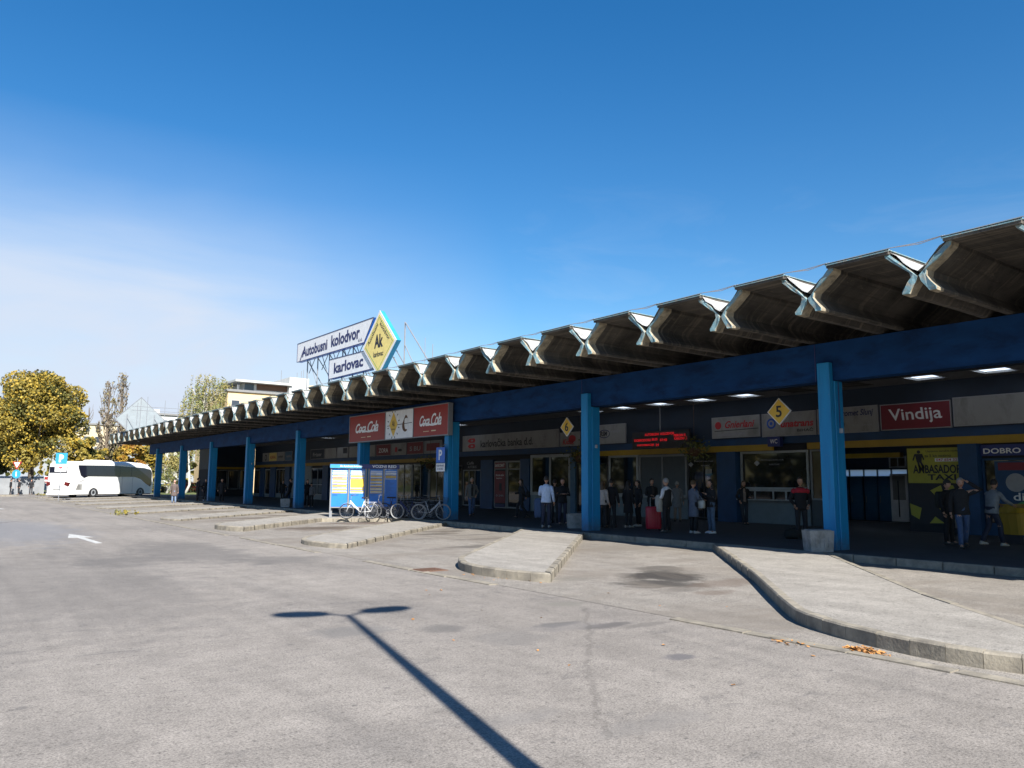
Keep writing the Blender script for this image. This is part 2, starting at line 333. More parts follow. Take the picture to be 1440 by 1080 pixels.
asphalt('asphalt', A0, A1, AD,
  stains=[(6.6, 7.75, .4, .16, .9, (.1, .095, .09)), (7.0, 7.35, .45, .14, .9, (.1, .092, .088)), (7.5, 7.1, .5, .12, .6, (.12, .11, .1)), (4.2, 8.8, .6, .35, .6, (.13, .125, .12)), (6.6, 7.6, .7, .28, .5, (.15, .14, .135)), (5.6, 7.4, .5, .5, .5, (.15, .14, .13)), (6.4, 5.6, .22, .14, .8, (.1, .095, .1)), (7.7, 9.0, .45, .25, .8, (.16, .15, .13)),
          (5.5, 21, 1.5, 4., .55, AD), (3.6, 19, 1.3, 1.2, .5, AD), (6.6, 17.5, 1.2, 1., .5, AD), (2.5, 33, 2.5, 9, .6, (.16, .165, .18)), (5.2, 8.3, .3, .3, .6, AD),
          (3.7, 4.9, .5, .18, .4, (.17, .16, .15)), (4.5, 4.2, .6, .2, .4, (.17, .16, .15)), (1.8, 16, 2.5, 7, .35, AD)],
  cracks=[(7.8, 8.6, 5.6, 6.1, .04, .35), (5.6, 6.2, 3.9, 4.1, .035, .3), (-1.5, 30, 3.5, 40, .07, .9), (3.5, 40, 7, 42, .06, .7)])
asphalt('bay_concrete', (.212, .193, .17), (.262, .24, .212), (.13, .115, .1),
  stains=[(12.0, 11.0, .55, .5, .95, (.05, .045, .04)), (11.5, 10.5, 1.0, .9, 1., (.045, .04, .036)), (10.7, 9.85, .9, .8, .95, (.055, .05, .045)), (12.6, 11.5, .7, .6, .8, (.07, .063, .057)), (10.6, 9.75, .6, .5, .85, (.06, .054, .048)), (10.3, 9.1, .55, .3, .6, (.1, .09, .08)), (10.55, 8.5, .5, .25, .6, (.13, .1, .08)), (12.2, 9.2, 1.5, .5, .6, (.13, .1, .08)), (9.9, 11.2, .6, .35, .5, (.14, .13, .11)), (14.2, 12.5, .9, .4, .45, (.16, .14, .12)),
          (12.8, 18.3, 2.1, .5, .85, (.1, .09, .08)), (14.6, 20.6, 1.5, .35, .8, (.1, .09, .08)), (11.0, 18.0, .8, .3, .5, (.13, .11, .1)), (15.2, 22.4, 1.2, .3, .7, (.11, .1, .09)),
          (14.2, 23.4, 1.0, .5, .9, (.075, .065, .055)), (15.3, 24.5, 1.0, .6, .9, (.07, .06, .05)), (16.4, 25.6, .8, .4, .8, (.08, .07, .06)), (12.6, 21.6, .7, .3, .6, (.1, .09, .08)), (12.2, 28.6, 2.0, 1.2, 1., (.09, .07, .055)), (14.6, 31.2, 1.4, .8, .9, (.085, .065, .05)), (13.5, 27.5, 3., .8, .6, (.11, .085, .065)), (13, 37.8, 1.8, .8, .85, (.09, .07, .055)), (15, 39.8, 1.5, .7, .85, (.085, .07, .055)), (13.5, 46.5, 2.2, .8, .8, (.1, .08, .06)), (14, 55.5, 2.2, .8, .8, (.1, .08, .06)), (16, 31, 2.5, 1.2, .85, (.12, .09, .07)), (12.5, 36, 3., .5, .8, (.12, .09, .07)), (14.5, 45, 3, .6, .7, (.12, .09, .07))],
  brown=(.16, .138, .115))
asphalt('pavement_asphalt', (.27, .25, .222), (.3, .28, .25), (.17, .155, .135), speck=.4)
# ------------------------------------------------------------------ ground
road = MB().add([(-900, -500, 0), (900, -500, 0), (900, 1500, 0), (-900, 1500, 0)], [(0, 1, 2, 3)]).build('road', 'asphalt'); tag(road, kind='structure', label='worn pale grey asphalt road')
bay = MB().add([(8.15, -14, .004), (17.42, -14, .004), (17.42, 92, .004), (8.15, 92, .004)], [(0, 1, 2, 3)]).build('bus_bay_ground', 'bay_concrete'); tag(bay, kind='structure', label='stained concrete ground of the bus bays')
gut = MB(); yy = -12.; random.seed(3)
while yy < 90:                                       # the cast gutter strip between road and bays
    L = 1.0+random.random()*.5; kk_ = ((yy+6.7)/8.5) % 1; x = 7.98+random.uniform(-.02, .02); (gut.box(x, x+.17+random.uniform(-.01, .02), yy, yy+L-.03, -.02, .012+random.random()*.006) if kk_ < .62 or yy > 26 else None); yy += L
tag(gut.build('gutter_strip', 'kerb_stone'), kind='structure', label='cast concrete gutter strip along the bays')
pf = MB().box(17.56, 45, -20, 96, -.1, .17).build('platform', 'platform_paving'); tag(pf, kind='structure', label='shaded paved station platform')
kb = MB(); yy = -20.
while yy < 96:
    kb.cbox(17.42, 17.556, yy, yy+.985, -.05, .172, .018); yy += 1.
tag(kb.build('platform_kerb', 'kerb_stone'), kind='structure', label='pale kerb stones along the platform edge')
def smooth_poly(pts, n):                             # rounds the marked corner points of a polygon
    for _ in range(n):
        q = []
        for i, (x, y, r) in enumerate(pts):
            if not r: q.append((x, y, 0)); continue
            a = pts[i-1]; b = pts[(i+1) % len(pts)]
            q += [((a[0]+3*x)/4, (a[1]+3*y)/4, 1), ((b[0]+3*x)/4, (b[1]+3*y)/4, 1)]
        pts = q
    return pts
CK = [-15.3, -6.7]+[1.86+8.45*k for k in range(10)]
for k, c in enumerate(CK):
    if k == 1: pts = [(17.41, 10.6, 0), (12.1, 5.75, 0), (9.9, 3.3, 1), (9.2, 2.45, 1), (8.6, 2.75, 1), (8.3, 4.0, 1), (8.85, 5.75, 1), (9.8, 6.7, 1), (12.33, 9.02, 0), (17.41, 14.05, 0)]
    else: pts = [(17.41, c+17.41, 0), (9.1, c+9.1, 0), (8.78, c+9.75, 1), (8.62, c+11.2, 1), (9.3, c+12.55, 1), (10.1, c+13.33, 0), (17.41, c+20.64, 0)]
    if k == 4: pts = [(17.41, 31.2, 0), (14.6, 32.7, 0)]+[(14.2, c+14.2, 0)]+pts[1:]
    pts = smooth_poly(pts, 2); P2 = [Vector((x, y)) for x, y, _ in pts]
    cen = sum(P2, Vector((0, 0)))/len(P2)
    # inner outline, 12 cm in
    n = len(P2); inn = []
    for i in range(n):
        a, b_, d = P2[i-1], P2[i], P2[(i+1) % n]
        if i == 0: inn.append(Vector((17.41, b_.y+.17))); continue
        if i == n-1: inn.append(Vector((17.41, b_.y-.17))); continue
        t1 = (b_-a).normalized(); t2 = (d-b_).normalized(); t = (t1+t2).normalized(); nn = Vector((t.y, -t.x))
        inn.append(b_+nn*(.13/max(.5, t.dot(t1))))
    isl = MB().prism([(p.x, p.y) for p in inn], -.05, .165 if k in (0, 1, 2, 4) else .123 if k == 3 else .079, 'z').build('pavement', 'pavement_asphalt'); tag(isl, kind='structure', label='asphalt topped pavement island between bus bays')
    kb = MB()
    for i in range(n-1):                             # kerb stones, joints open 1 cm
        a, b_, ia, ib = P2[i], P2[i+1], inn[i], inn[i+1]; L = (b_-a).length; m_ = max(1, round(L/.8))
        for j in range(m_):
            if a.x > 17.3 and b_.x > 17.3: continue
            u0, u1 = j/m_, (j+1)/m_; g = .006/max(L/m_, .05) if L > .25 else 0.
            if L > .25: u1 -= g
            p0, p1, q0, q1 = a.lerp(b_, u0), a.lerp(b_, u1), ia.lerp(ib, u0), ia.lerp(ib, u1)
            dz = random.uniform(-.006, .006); zt = (.172 if k in (0, 1, 2, 4) else .13 if k == 3 else .085)+dz; ch = .02
            s0, s1 = p0.lerp(q0, ch/.13), p1.lerp(q1, ch/.13)
            kb.loft([[(*p0, -.05), (*p0, zt-ch), (*s0, zt), (*q0, zt), (*q0, -.05)], [(*p1, -.05), (*p1, zt-ch), (*s1, zt), (*q1, zt), (*q1, -.05)]])
    kb.build('kerb', 'kerb_stone', isl)
# painted arrows
def arrow(px, py, tx, ty, name='road_marking'):
    a = Vector(gp(px, py)[:2]); b_ = Vector(gp(tx, ty)[:2]); d = (a-b_).normalized(); n = Vector((-d.y, d.x)); L = (a-b_).length
    pts = [b_+n*.09, b_-n*.09, a-d*(L*.42)-n*.09, a-d*(L*.42)-n*.34, a, a-d*(L*.42)+n*.34, a-d*(L*.42)+n*.09]
    return tag(MB().prism([tuple(p) for p in pts], 0.001, .005).build(name, 'paint_white'), kind='structure', label='worn white arrow painted on the asphalt')
mat('worn_white', (.5, .5, .48), .7, .25, 4., grime=((.25, .24, .22), .9, 9., .44))
MATS['paint_white_road'] = MATS['worn_white']
for a in ((97, 751, 139, 764), (-22, 712, 5, 716)):
    o = arrow(*a); o.data.materials[0] = P('worn_white')
# verge, path beyond the station, far ground
tag(MB().add([(24, 97, .03), (200, 97, .03), (200, 122, .03), (24, 122, .03)], [(0, 1, 2, 3)]).build('grass_verge', 'grass'), kind='structure', label='strip of grass beyond the station')
tag(MB().add([(-160, 118, .03), (260, 138, .03), (260, 700, .03), (-160, 700, .03)], [(0, 1, 2, 3)]).build('far_ground', 'grass'), kind='structure', label='grassy ground among the far trees')
tag(MB().box(-40, 8.0, 97, 101, -.05, .12).build('pavement', 'kerb_stone'), kind='structure', label='pale pavement strip at the far end of the road')
# drain and dry leaves
dx, dy, _ = gp(603, 802); d = thing('drain_cover', (dx, dy, .006), 'rusty square drain cover set in the asphalt before the bay', 'drain cover')
mb = MB(); mb.box(dx-.3, dx+.3, dy-.27, dy+.27, .002, .016); mb.build('frame', 'rust', d)
mb = MB()
for i in range(7): mb.box(dx-.24+i*.07, dx-.2+i*.07, dy-.21, dy+.21, .017, .024)
mb.build('grate', 'rust', d)
mat('dry_leaf', (.42, .2, .06), .8, .4, 9.)
def leaves(cx, cy, rx, ry, n, name, lab, size=.035, hz=.06, z=.01):
    mb = MB()
    for _ in range(n):
        a, r = random.random()*2*PI, random.random()**.6; x, y = cx+rx*r*math.cos(a), cy+ry*r*math.sin(a); h = z+random.random()*hz*(1-r)
        t, u, v = random.random()*PI, random.uniform(-.5, .5), random.uniform(-.5, .5); s = size*random.uniform(.6, 1.3); c_, s_ = math.cos(t)*s, math.sin(t)*s
        mb.add([(x-c_, y-s_, h), (x+s_*.6, y-c_*.6, h+u*s+.004), (x+c_, y+s_, h+.006), (x-s_*.6, y+c_*.6, h+v*s+.006)], [(0, 1, 2, 3)])
    o = mb.build(name, 'dry_leaf'); return tag(o, lab, 'leaves', kind='stuff')
leaves(8.2, 4.6, .1, .26, 110, 'dry_leaves', 'pile of dry orange leaves against the curved kerb')
leaves(7.95, 5.35, .16, .3, 22, 'dry_leaves', 'thin scatter of dry leaves beside the kerb', .03, .02)
leaves(8.9, 12.2, .5, 1.2, 40, 'dry_leaves', 'few dry leaves at the tip of the pavement island', .03, .01)
leaves(7.5, 8, 3.5, 4, 16, 'dry_leaves', 'single dry leaves blown over the asphalt', .03, .004, .006)
# ------------------------------------------------------------------ the station
st = thing('bus_station', (27, 36, .17), 'long low bus station with folded concrete canopy on bright blue columns', 'station building')
RX0, RX1 = 14.9, 26.0
ribs = [6.96, 9.32, 11.65, 14.08, 16.49, 18.85, 21.15, 23.38, 25.68, 27.95, 30.25, 32.55, 34.85, 37.15, 39.4, 41.6, 43.85, 46.2, 48.6, 51.05, 53.5, 55.95, 58.3, 60.7, 63.0, 65.45, 67.9, 70.35, 72.75, 75.1, 77.5, 79.85, 82.2, 84.5, 86.9, 89.22]
ribs = [ribs[0]-2.35*k for k in range(9, 0, -1)]+ribs
zt, zw, zf = 6.30, 5.79, 5.45
def wall_profile(a, s):                              # one leaning leg of a roof element: outer then inner outline; s=+1 right of the waist line
    out = [(a+s*.56, zt+.02), (a+s*.30, zt-.24), (a+s*.085, zw+.05), (a+s*.02, zw-.03), (a+s*.05, zw-.12), (a+s*.16, zf+.06), (a+s*.19, zf-.01)]
    inn = [(a+s*.31, zf-.01), (a+s*.32, zf+.05), (a+s*.19, zw-.13), (a+s*.13, zw-.02), (a+s*.16, zw+.08), (a+s*.41, zt-.24), (a+s*.62, zt-.06), (a+s*.64, zt+.02)]
    return out+inn
for i in range(len(ribs)-1):
    a, b_ = ribs[i], ribs[i+1]; mb = MB()
    xs = [RX0, RX0+.045, RX0+.34]+[RX0+1.2+j*.9 for j in range(12)]; xs[-1] = RX1
    for (yy, s) in ((a, 1), (b_, -1)):
        pr_ = wall_profile(yy, s); rr = []
        for xi, x in enumerate(xs):
            j = .012 if xi else .02
            q = [(x+(random.uniform(0, .03) if xi == 0 else 0), y+random.uniform(-j, j)*.5, z+(random.uniform(-j, j) if .01 < z-5.44 else random.uniform(-.0, .02))) for y, z in pr_]
            rr.append(q if s < 0 else q[::-1])
        n0 = len(mb.f); mb.loft(rr, True, 0)
        for f in range(n0, n0+len(pr_)): mb.m[f] = 0
        mb.m[-2] = 1
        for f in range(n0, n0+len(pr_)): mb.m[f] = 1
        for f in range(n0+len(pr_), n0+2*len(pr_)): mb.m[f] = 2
        mb.m[-2 if True else 0] = 1
    jx = random.uniform(-.035, .035); mb.v = [(p[0]+(jx if p[0] < 20 else 0), p[1], p[2]) for p in mb.v]; el = mb.build('roof_beam', ['concrete_dark', 'rib_paint', 'rib_sunlit_cream'], st)
    mb = MB(); mb.box(RX0-.07, RX1, a+.52, b_-.52, zt+.005, zt+.075, 0)
    o = mb.build('roof_slab', ['concrete_dark', 'rib_paint'], st)
    mb = MB(); mb.box(RX0-.085, RX0-.072, a+.50, b_-.50, zt+.055, zt+.10); mb.box(RX0-.085, RX1, a+.50, b_-.50, zt+.078, zt+.095)
    mb.build('edge_flashing', 'rib_paint', st)
for a in ribs[1:-1]:                                  # white felt lying in every trough
    rr = []; ncol = 9
    for xi in range(16):
        x = RX0+.04+(RX1-RX0-.1)*xi/15; r = []
        for j in range(ncol):
            u = -1+2*j/(ncol-1); y = a+u*.56; z = (zw+.08 if abs(u) < .1 else zw+.075+(abs(u)*.56-.05)*.99)+random.uniform(-.012, .012)
            if xi == 0: z += random.uniform(-.01, .05)
            r.append((x+(random.uniform(-.05, .05) if xi == 0 else 0), y, z))
        rr.append(r)
    MB().loft(rr, False, 0, False).build('roofing_felt', 'roofing_felt', st)
mb = MB(); y = ribs[0]
for i in range(len(ribs)-1):                          # wire over the troughs
    for k in range(2):
        mb.tube([(RX0-.02+k*.1, ribs[i]-.5, zt+.13+k*.03), (RX0+.0+k*.1, ribs[i], zt+.11), (RX0-.02+k*.1, ribs[i]+.5, zt+.13+k*.03), (RX0+k*.1, ribs[i+1]-.5, zt+.125)], .009, 5)
mb.build('lightning_wire', 'ink_grey', st)
YE = 89.2
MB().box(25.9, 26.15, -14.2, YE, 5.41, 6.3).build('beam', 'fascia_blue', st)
MB().box(18.36, 18.76, -14.2, 87.2, 4.43, 5.43).build('beam', 'beam_blue', st)
mb = MB(); yb = -14.2
for yb in [1.9, 11.01, 20.09, 29.08, 37.76, 46.51, 55.91, 64.9, 74.06]:
    mb.box(18.35, 18.362, yb+.3, yb+.325, 4.45, 5.41)
mb.build('beam_joint', 'ink_navy', st)
# inner columns, main columns
COLS = [1.9, 11.01, 20.09, 29.08, 37.76, 46.51, 55.91, 64.9, 74.06, 83.2]
def column_mb(mb, h1, hf):
    mb.cbox(.0, .17, -.17, .17, 0, hf, .012); mb.box(.165, .20, -.15, .15, 0, hf-.02)
    mb.cbox(.195, .56, -.19, .19, 0, h1, .012)
    for k in range(2): mb.box(.55, .57, -.13+k*.16, -.03+k*.16, .02, h1-.3)
col0 = None
for y in COLS:
    if col0 is None:
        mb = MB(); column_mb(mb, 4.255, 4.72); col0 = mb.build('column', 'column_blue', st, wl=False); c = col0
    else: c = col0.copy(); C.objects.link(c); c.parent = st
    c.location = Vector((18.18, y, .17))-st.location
# flat roof and skylights at the back
sky_y = [8.1, 10.4, 12.6, 15.2, 17.5, 19.9, 22.2, 24.6, 27.0, 29.3, 41.9, 62.]
mb = MB(); y0 = -14.2
for y in sky_y:
    mb.box(26.15, 27.75, y0, y-.5, 5.45, 5.62); y0 = y+.5
mb.box(26.15, 27.75, y0, YE, 5.45, 5.62); mb.box(26.15, 26.45, -14.2, YE, 5.451, 5.618); mb.box(27.55, 27.75, -14.2, YE, 5.449, 5.622); mb.box(27.749, 30, -14.2, YE, 5.45, 5.62); mb.box(30, 33.5, -14.2, 17.6, 5.45, 5.62); mb.box(30, 33.5, 19.2, YE, 5.45, 5.62); mb.box(32., 33.5, 17.59, 19.21, 5.451, 5.619); mb.box(33.5, 36, -14.2, YE, 5.45, 5.62)
mb.build('roof', 'flat_roof', st)
MB().box(29.98, 32.02, 17.58, 19.22, 5.64, 5.66).build('skylight', 'skylight_sheet', st)  # extra roof light added over the hall to brighten it
for y in sky_y:
    if y in (15.2, 17.5): continue
    s_ = MB().box(26.5, 27.5, y-.48, y+.48, 5.50, 5.512).build('skylight', 'skylight_sheet', st)
    mb = MB(); mb.box(26.44, 26.5, y-.52, y+.52, 5.43, 5.64); mb.box(27.5, 27.56, y-.52, y+.52, 5.43, 5.64); mb.box(26.5, 27.5, y-.53, y-.481, 5.43, 5.64); mb.box(26.5, 27.5, y+.481, y+.53, 5.43, 5.64)
    mb.build('frame', 'sign_offwhite', s_)
for y in (15.2, 17.5): MB().box(26.4, 27.6, y-.52, y+.52, 5.44, 5.449).build('skylight', 'concrete_dark', st)
W = 28.3
# fascia above the shops, then the yellow strip
G0, G1 = 14.0, 16.7                                   # the passage
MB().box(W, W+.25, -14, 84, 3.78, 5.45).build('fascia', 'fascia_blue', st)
MB().box(W-.0, W+.25, -14, 84, 3.47, 3.777).build('fascia', 'pier_blue', st)
mb = MB()
for a, b_ in ((-14, 17.9), (19.5, 32.0), (44, 84)): mb.box(W-.12, W-.003, a, b_, 3.2, 3.46)
mb.build('yellow_strip', 'strip_yellow', st)
# wall behind every shop window, in stretches that leave the passage open
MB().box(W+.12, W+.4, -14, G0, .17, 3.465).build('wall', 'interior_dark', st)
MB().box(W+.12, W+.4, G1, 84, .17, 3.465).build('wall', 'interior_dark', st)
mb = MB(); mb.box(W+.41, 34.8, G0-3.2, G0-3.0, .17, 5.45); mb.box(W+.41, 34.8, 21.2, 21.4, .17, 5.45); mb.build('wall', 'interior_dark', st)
# back wall of the hall with its long transom opening
mb = MB(); mb.box(34.8, 35., -14, 17.2, .17, 5.45); mb.box(34.8, 35, 20.7, 84, .17, 5.45); mb.box(34.8, 35, 17.2, 20.7, 2.5, 5.45); mb.box(34.8, 35, 17.2, 20.7, .17, 2.2); mb.build('wall', 'fascia_blue', st)
mb = MB(); mb.box(W+.12, 35, 84, 84.3, .17, 5.45); mb.box(W+.12, 35, -14.3, -14, .17, 5.45); mb.build('wall', 'render_white', st)
tw = MB().box(34.85, 34.87, 17.2, 20.7, 2.2, 2.5).build('transom_window', 'skylight_sheet', st); mb = MB()
for y in (17.22, 17.95, 18.6, 19.25, 19.95, 20.65): mb.box(34.8, 34.86, y-.03, y+.03, 2.2, 2.5)
mb.build('frame', 'frame_grey', tw)
for y in (18.25, 18.9, 19.6, 20.3):
    d_ = MB().cbox(34.72, 34.795, y-.3, y+.3, .2, 2.17, .01).build('door', 'door_blue', st); MB().cbox(34.69, 34.72, y+.2, y+.23, 1.0, 1.3, .006).build('handle', 'steel', d_)
d_ = MB().cbox(34.7, 34.79, 17.2, 17.98, .2, 2.3, .01).build('door', 'sign_white', st)
MB().box(34.685, 34.7, 17.3, 17.86, 1.15, 2.2).build('glass', 'sign_offwhite', d_); MB().cbox(34.65, 34.685, 17.58, 17.62, .4, 2.0, .01).build('handle', 'ink_black', d_)
wn = MB().box(34.7, 34.79, 17.2, 17.98, 2.56, 3.1).build('window', 'frame_white', st); MB().box(34.69, 34.7, 17.27, 17.55, 2.64, 3.0).build('glass', 'glass_warm', wn); MB().box(34.69, 34.7, 17.6, 17.9, 2.64, 3.0).build('glass', 'glass_warm', wn)
MB().box(33.6, 33.9, 16.9, 20.9, 3.0, 3.2).build('yellow_strip', 'strip_yellow', st)

def shop_window(y0, y1, z0=1.15, z1=3.18, base='counter_pale', fm='frame_grey', gm_='glass', nm=1, fw=.07, x=W, name='window', back=None, mid=None):
    """a shop window between y0 < y1: frame, mullions, panes; a low wall below it"""
    mb = MB(); mb.box(x-.02, x+.1, y0, y0+fw, z0, z1); mb.box(x-.02, x+.1, y1-fw, y1, z0, z1); mb.box(x-.021, x+.101, y0+fw, y1-fw, z1-fw, z1+.001); mb.box(x-.021, x+.101, y0+fw, y1-fw, z0-.001, z0+fw)
    for k in range(1, nm): yk = y0+(y1-y0)*k/nm; mb.box(x-.015, x+.095, yk-fw/2.6, yk+fw/2.6, z0+fw, z1-fw)
    if mid: mb.box(x-.013, x+.093, y0+fw, y1-fw, mid-.03, mid+.03)
    o = mb.build(name, fm, st)
    for k in range(nm):
        ya, yb = y0+(y1-y0)*k/nm+.02, y0+(y1-y0)*(k+1)/nm-.02
        MB().box(x+.03, x+.05, ya, yb, z0+.02, z1-.02).build('pane', gm_ if isinstance(gm_, str) else gm_[k % len(gm_)], o)
    if base and z0 > .35: MB().box(x-.0, x+.1, y0, y1, .17, z0-.003).build('base_panel', base, st)
    return o
def pier(y0, y1, x=W-.08, m='pier_blue', z1=3.19): return MB().box(x, W+.11, y0, y1, .17, z1).build('pier', m, st)
def counter(y0, y1, z=1.17): return MB().cbox(W-.38, W-.025, y0, y1, z-.05, z, .01).build('counter', 'frame_white', st)
# from the right edge of the picture leftward
pier(-14, 6.2, m='fascia_blue'); shop_window(6.3, 11.5, .5, 2.7, 'pier_blue', 'pier_blue', nm=3); pier(11.52, 12.12, W-.3, 'pier_blue')
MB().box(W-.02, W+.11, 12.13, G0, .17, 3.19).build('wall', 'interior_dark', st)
MB().box(W-.0, W+.11, G1, 17.85, .17, 1.17).build('base_panel', 'blind_grey', st); shop_window(G1, 17.85, 1.18, 3.18, None, 'frame_grey', 'glass_warm')
shop_window(17.93, 21.2, 1.58, 3.18, None, 'frame_white', 'glass', 1, .09); MB().box(W, W+.1, 17.93, 21.2, .17, 1.12).build('base_panel', 'counter_pale', st)
o = MB().box(W, W+.06, 17.93, 21.2, 1.13, 1.575).build('hatch', 'glass', st)
mb = MB()
for y in (17.96, 19.0, 19.6, 20.5, 21.16): mb.box(W-.03, W-.002, y-.035, y+.035, 1.17, 1.58)
mb.box(W-.031, W-.003, 17.93, 21.2, 1.5, 1.575); mb.build('frame', 'frame_white', o)
counter(17.93, 21.2)
pier(21.25, 22.25, W-.3)
shop_window(22.3, 24.15, .25, 3.18, None, 'black_plastic', 'glass', 2, .06, name='door')
shop_window(24.2, 27.25, 1.17, 3.18, 'counter_pale', 'frame_grey', 'blind_grey', 2, .1); counter(24.2, 29.4); shop_window(27.3, 29.4, 1.17, 3.22, 'counter_pale', 'frame_white', 'glass', 1, .12)
shop_window(29.45, 31.9, .2, 3.18, None, 'black_plastic', 'glass', 2, .08, name='door')
pier(31.95, 32.35, m='door_blue'); shop_window(32.4, 35.95, 1.1, 3.4, 'counter_pale', 'frame_white', 'glass', 2, .16)
pier(36.0, 36.85); d1 = shop_window(36.9, 38.25, .25, 3.1, None, 'frame_grey', 'glass', 1, .09, name='door', mid=2.6); d2 = shop_window(38.3, 39.6, .25, 3.1, None, 'frame_grey', 'interior_dark', 1, .09, name='door', mid=2.62)
pier(39.65, 41.0); shop_window(41.05, 43.1, .3, 2.6, None, 'frame_grey', ('glass', 'glass'), 3, .06, name='door'); MB().box(W-.02, W+.1, 41.05, 43.1, 2.62, 3.19).build('header_panel', 'interior_dark', st)
shop_window(43.2, 45.4, .9, 2.9, 'interior_dark', 'black_plastic', 'glass', 2)
for a, b_, mt in ((45.5, 47.4, 'glass_warm'), (47.5, 49.8, 'glass'), (49.9, 52.2, 'glass'), (52.3, 55.2, 'glass')): shop_window(a, b_, .5, 3.1, 'interior_dark', 'frame_grey', mt, 2, .06)
pier(55.3, 56.5, W-.2)
for a, b_ in ((56.6, 59.4), (59.5, 62.2), (62.3, 64.2)): shop_window(a, b_, .75, 3.0, 'counter_pale', 'frame_grey', 'glass', 2, .08, mid=1.5)
pier(64.3, 65.5, W-.2); shop_window(65.6, 68.4, .6, 3.0, 'counter_pale', 'frame_grey', 'glass', 2, .08, mid=1.5); MB().box(W-.01, W+.1, 68.5, 73.3, .17, 3.19).build('wall', 'counter_pale', st)
pier(73.4, 74.6, W-.2); shop_window(74.7, 77.4, .5, 3.0, 'counter_pale', 'frame_grey', 'glass', 3, .09); pier(77.5, 79.0); shop_window(79.1, 80.6, .4, 3.0, 'counter_pale', 'frame_white', 'glass', 1, .09); pier(80.7, 82.0); shop_window(82.1, 83.9, .4, 3.0, 'counter_pale', 'frame_white', 'glass', 1, .09)
# the end block that comes forward
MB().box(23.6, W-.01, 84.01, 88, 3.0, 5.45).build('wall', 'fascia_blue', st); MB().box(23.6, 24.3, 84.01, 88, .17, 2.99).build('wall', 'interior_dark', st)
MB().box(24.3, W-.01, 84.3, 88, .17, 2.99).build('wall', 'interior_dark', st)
for a, b_ in ((24.4, 25.5), (25.6, 26.7), (26.8, 28.1)):
    o = MB().box(a, b_, 84.2, 84.29, .9, 2.9).build('window', 'frame_grey', st); MB().box(a+.07, b_-.07, 84.18, 84.199, .97, 2.83).build('pane', 'glass', o)
MB().box(23.9, 28.2, 83.9, 84.005, 3.0, 3.22).build('yellow_strip', 'strip_yellow', st)
# small fixtures on the columns
for y, z in ((10.83, 3.15), (19.91, 3.05), (55.7, 3.0)):
    o = MB().cbox(18.5, 18.56, y-.09, y-.005, z-.06, z+.06, .01).build('junction_box', 'frame_white', st)
MB().tube([(18.53, 10.81, 3.2), (18.53, 10.81, 4.4)], .012, 6).build('cable', 'ink_navy', st)
# ------------------------------------------------------------------ signs
def panel(y0, y1, z0, z1, m, label, x=W-.06, t=.1, frame='ink_grey', name='shop_sign', cat='sign', group=None, fr=.03):
    o = thing(name, (x, (y0+y1)/2, z0), label, cat, group)
    MB().box(x, x+t, y0, y1, z0, z1).build('panel', m, o)
    if frame:
        mb = MB(); mb.box(x-.015, x+t+.004, y0-fr, y0+.0, z0-fr, z1+fr); mb.box(x-.015, x+t+.004, y1, y1+fr, z0-fr, z1+fr); mb.box(x-.014, x+t+.003, y0, y1, z1, z1+fr); mb.box(x-.014, x+t+.003, y0, y1, z0-fr, z0)
        mb.build('frame', frame, o)
    return o
def T(o, s, y, z, Wd=None, Hd=None, m='ink_black', x=None, **k): return put_text(s, o, (x if x is not None else W-.06, y, z), SR, SU, Wd, Hd, m, **k)
def flat(o, pts, m, x=W-.066, t=.004, name='emblem'): return MB().prism(pts, x, x+t, 'x').build(name, m, o)
def disc(cy, cz, r, n=24, ry=None): return [(cy+r*math.cos(2*PI*i/n), cz+(ry or r)*math.sin(2*PI*i/n)) for i in range(n)]
def bar(y0, z0, y1, z1, t):
    d = Vector((y1-y0, z1-z0)).normalized(); n = Vector((-d.y, d.x))*t/2
    return [(y0+n.x, z0+n.y), (y1+n.x, z1+n.y), (y1-n.x, z1-n.y), (y0-n.x, z0-n.y)]
GS = 'signs above the shop fronts'
o = panel(12.38, 14.83, 3.82, 4.72, 'sign_darkred', 'dark red shop sign with white old style lettering, above the yellow taxi poster', group=GS); T(o, 'Vindija', 13.6, 4.28, 1.9, .56, 'ink_white', bold=.012, shear=-.08)
o = panel(6.0, 12.25, 3.84, 4.78, 'sign_offwhite', 'long blank pale sign right of the dark red sign', group=GS)
o = panel(14.97, 17.4, 3.8, 4.74, 'sign_offwhite', 'pale sign with blue writing and a dark bus emblem, half hidden by the nearest column', group=GS); T(o, 'Autopromet Slunj', 16.1, 4.5, 1.95, .3, 'ink_navy', bold=.02, shear=.25)
flat(o, disc(16.45, 4.1, .16, ry=.2), 'ink_black'); T(o, 'd.d. Slunj', 15.6, 4.05, .8, .08, 'ink_grey')
o = panel(17.52, 19.98, 3.8, 4.72, 'sign_offwhite', 'pale sign with red lettering and round blue emblem behind the yellow number 5', group=GS); T(o, 'unatrans', 18.35, 4.26, 1.5, .26, 'ink_red', bold=.035, shear=.15); T(o, 'BIHAĆ', 17.98, 4.0, .72, .15, 'ink_black', bold=.02)
flat(o, disc(19.55, 4.32, .22), 'ink_blue'); flat(o, disc(19.55, 4.32, .14), 'sign_offwhite', W-.072); flat(o, disc(19.55, 4.32, .07), 'ink_blue', W-.078); flat(o, bar(19.9, 4.06, 19.2, 4.06, .02), 'ink_grey')
o = panel(20.14, 22.62, 3.84, 4.72, 'sign_offwhite', 'pale sign with red slanted lettering and a red disc, above the inner blue pillar', group=GS); T(o, 'Gnierlani', 21.15, 4.4, 1.55, .32, 'ink_red', bold=.025, shear=.35)
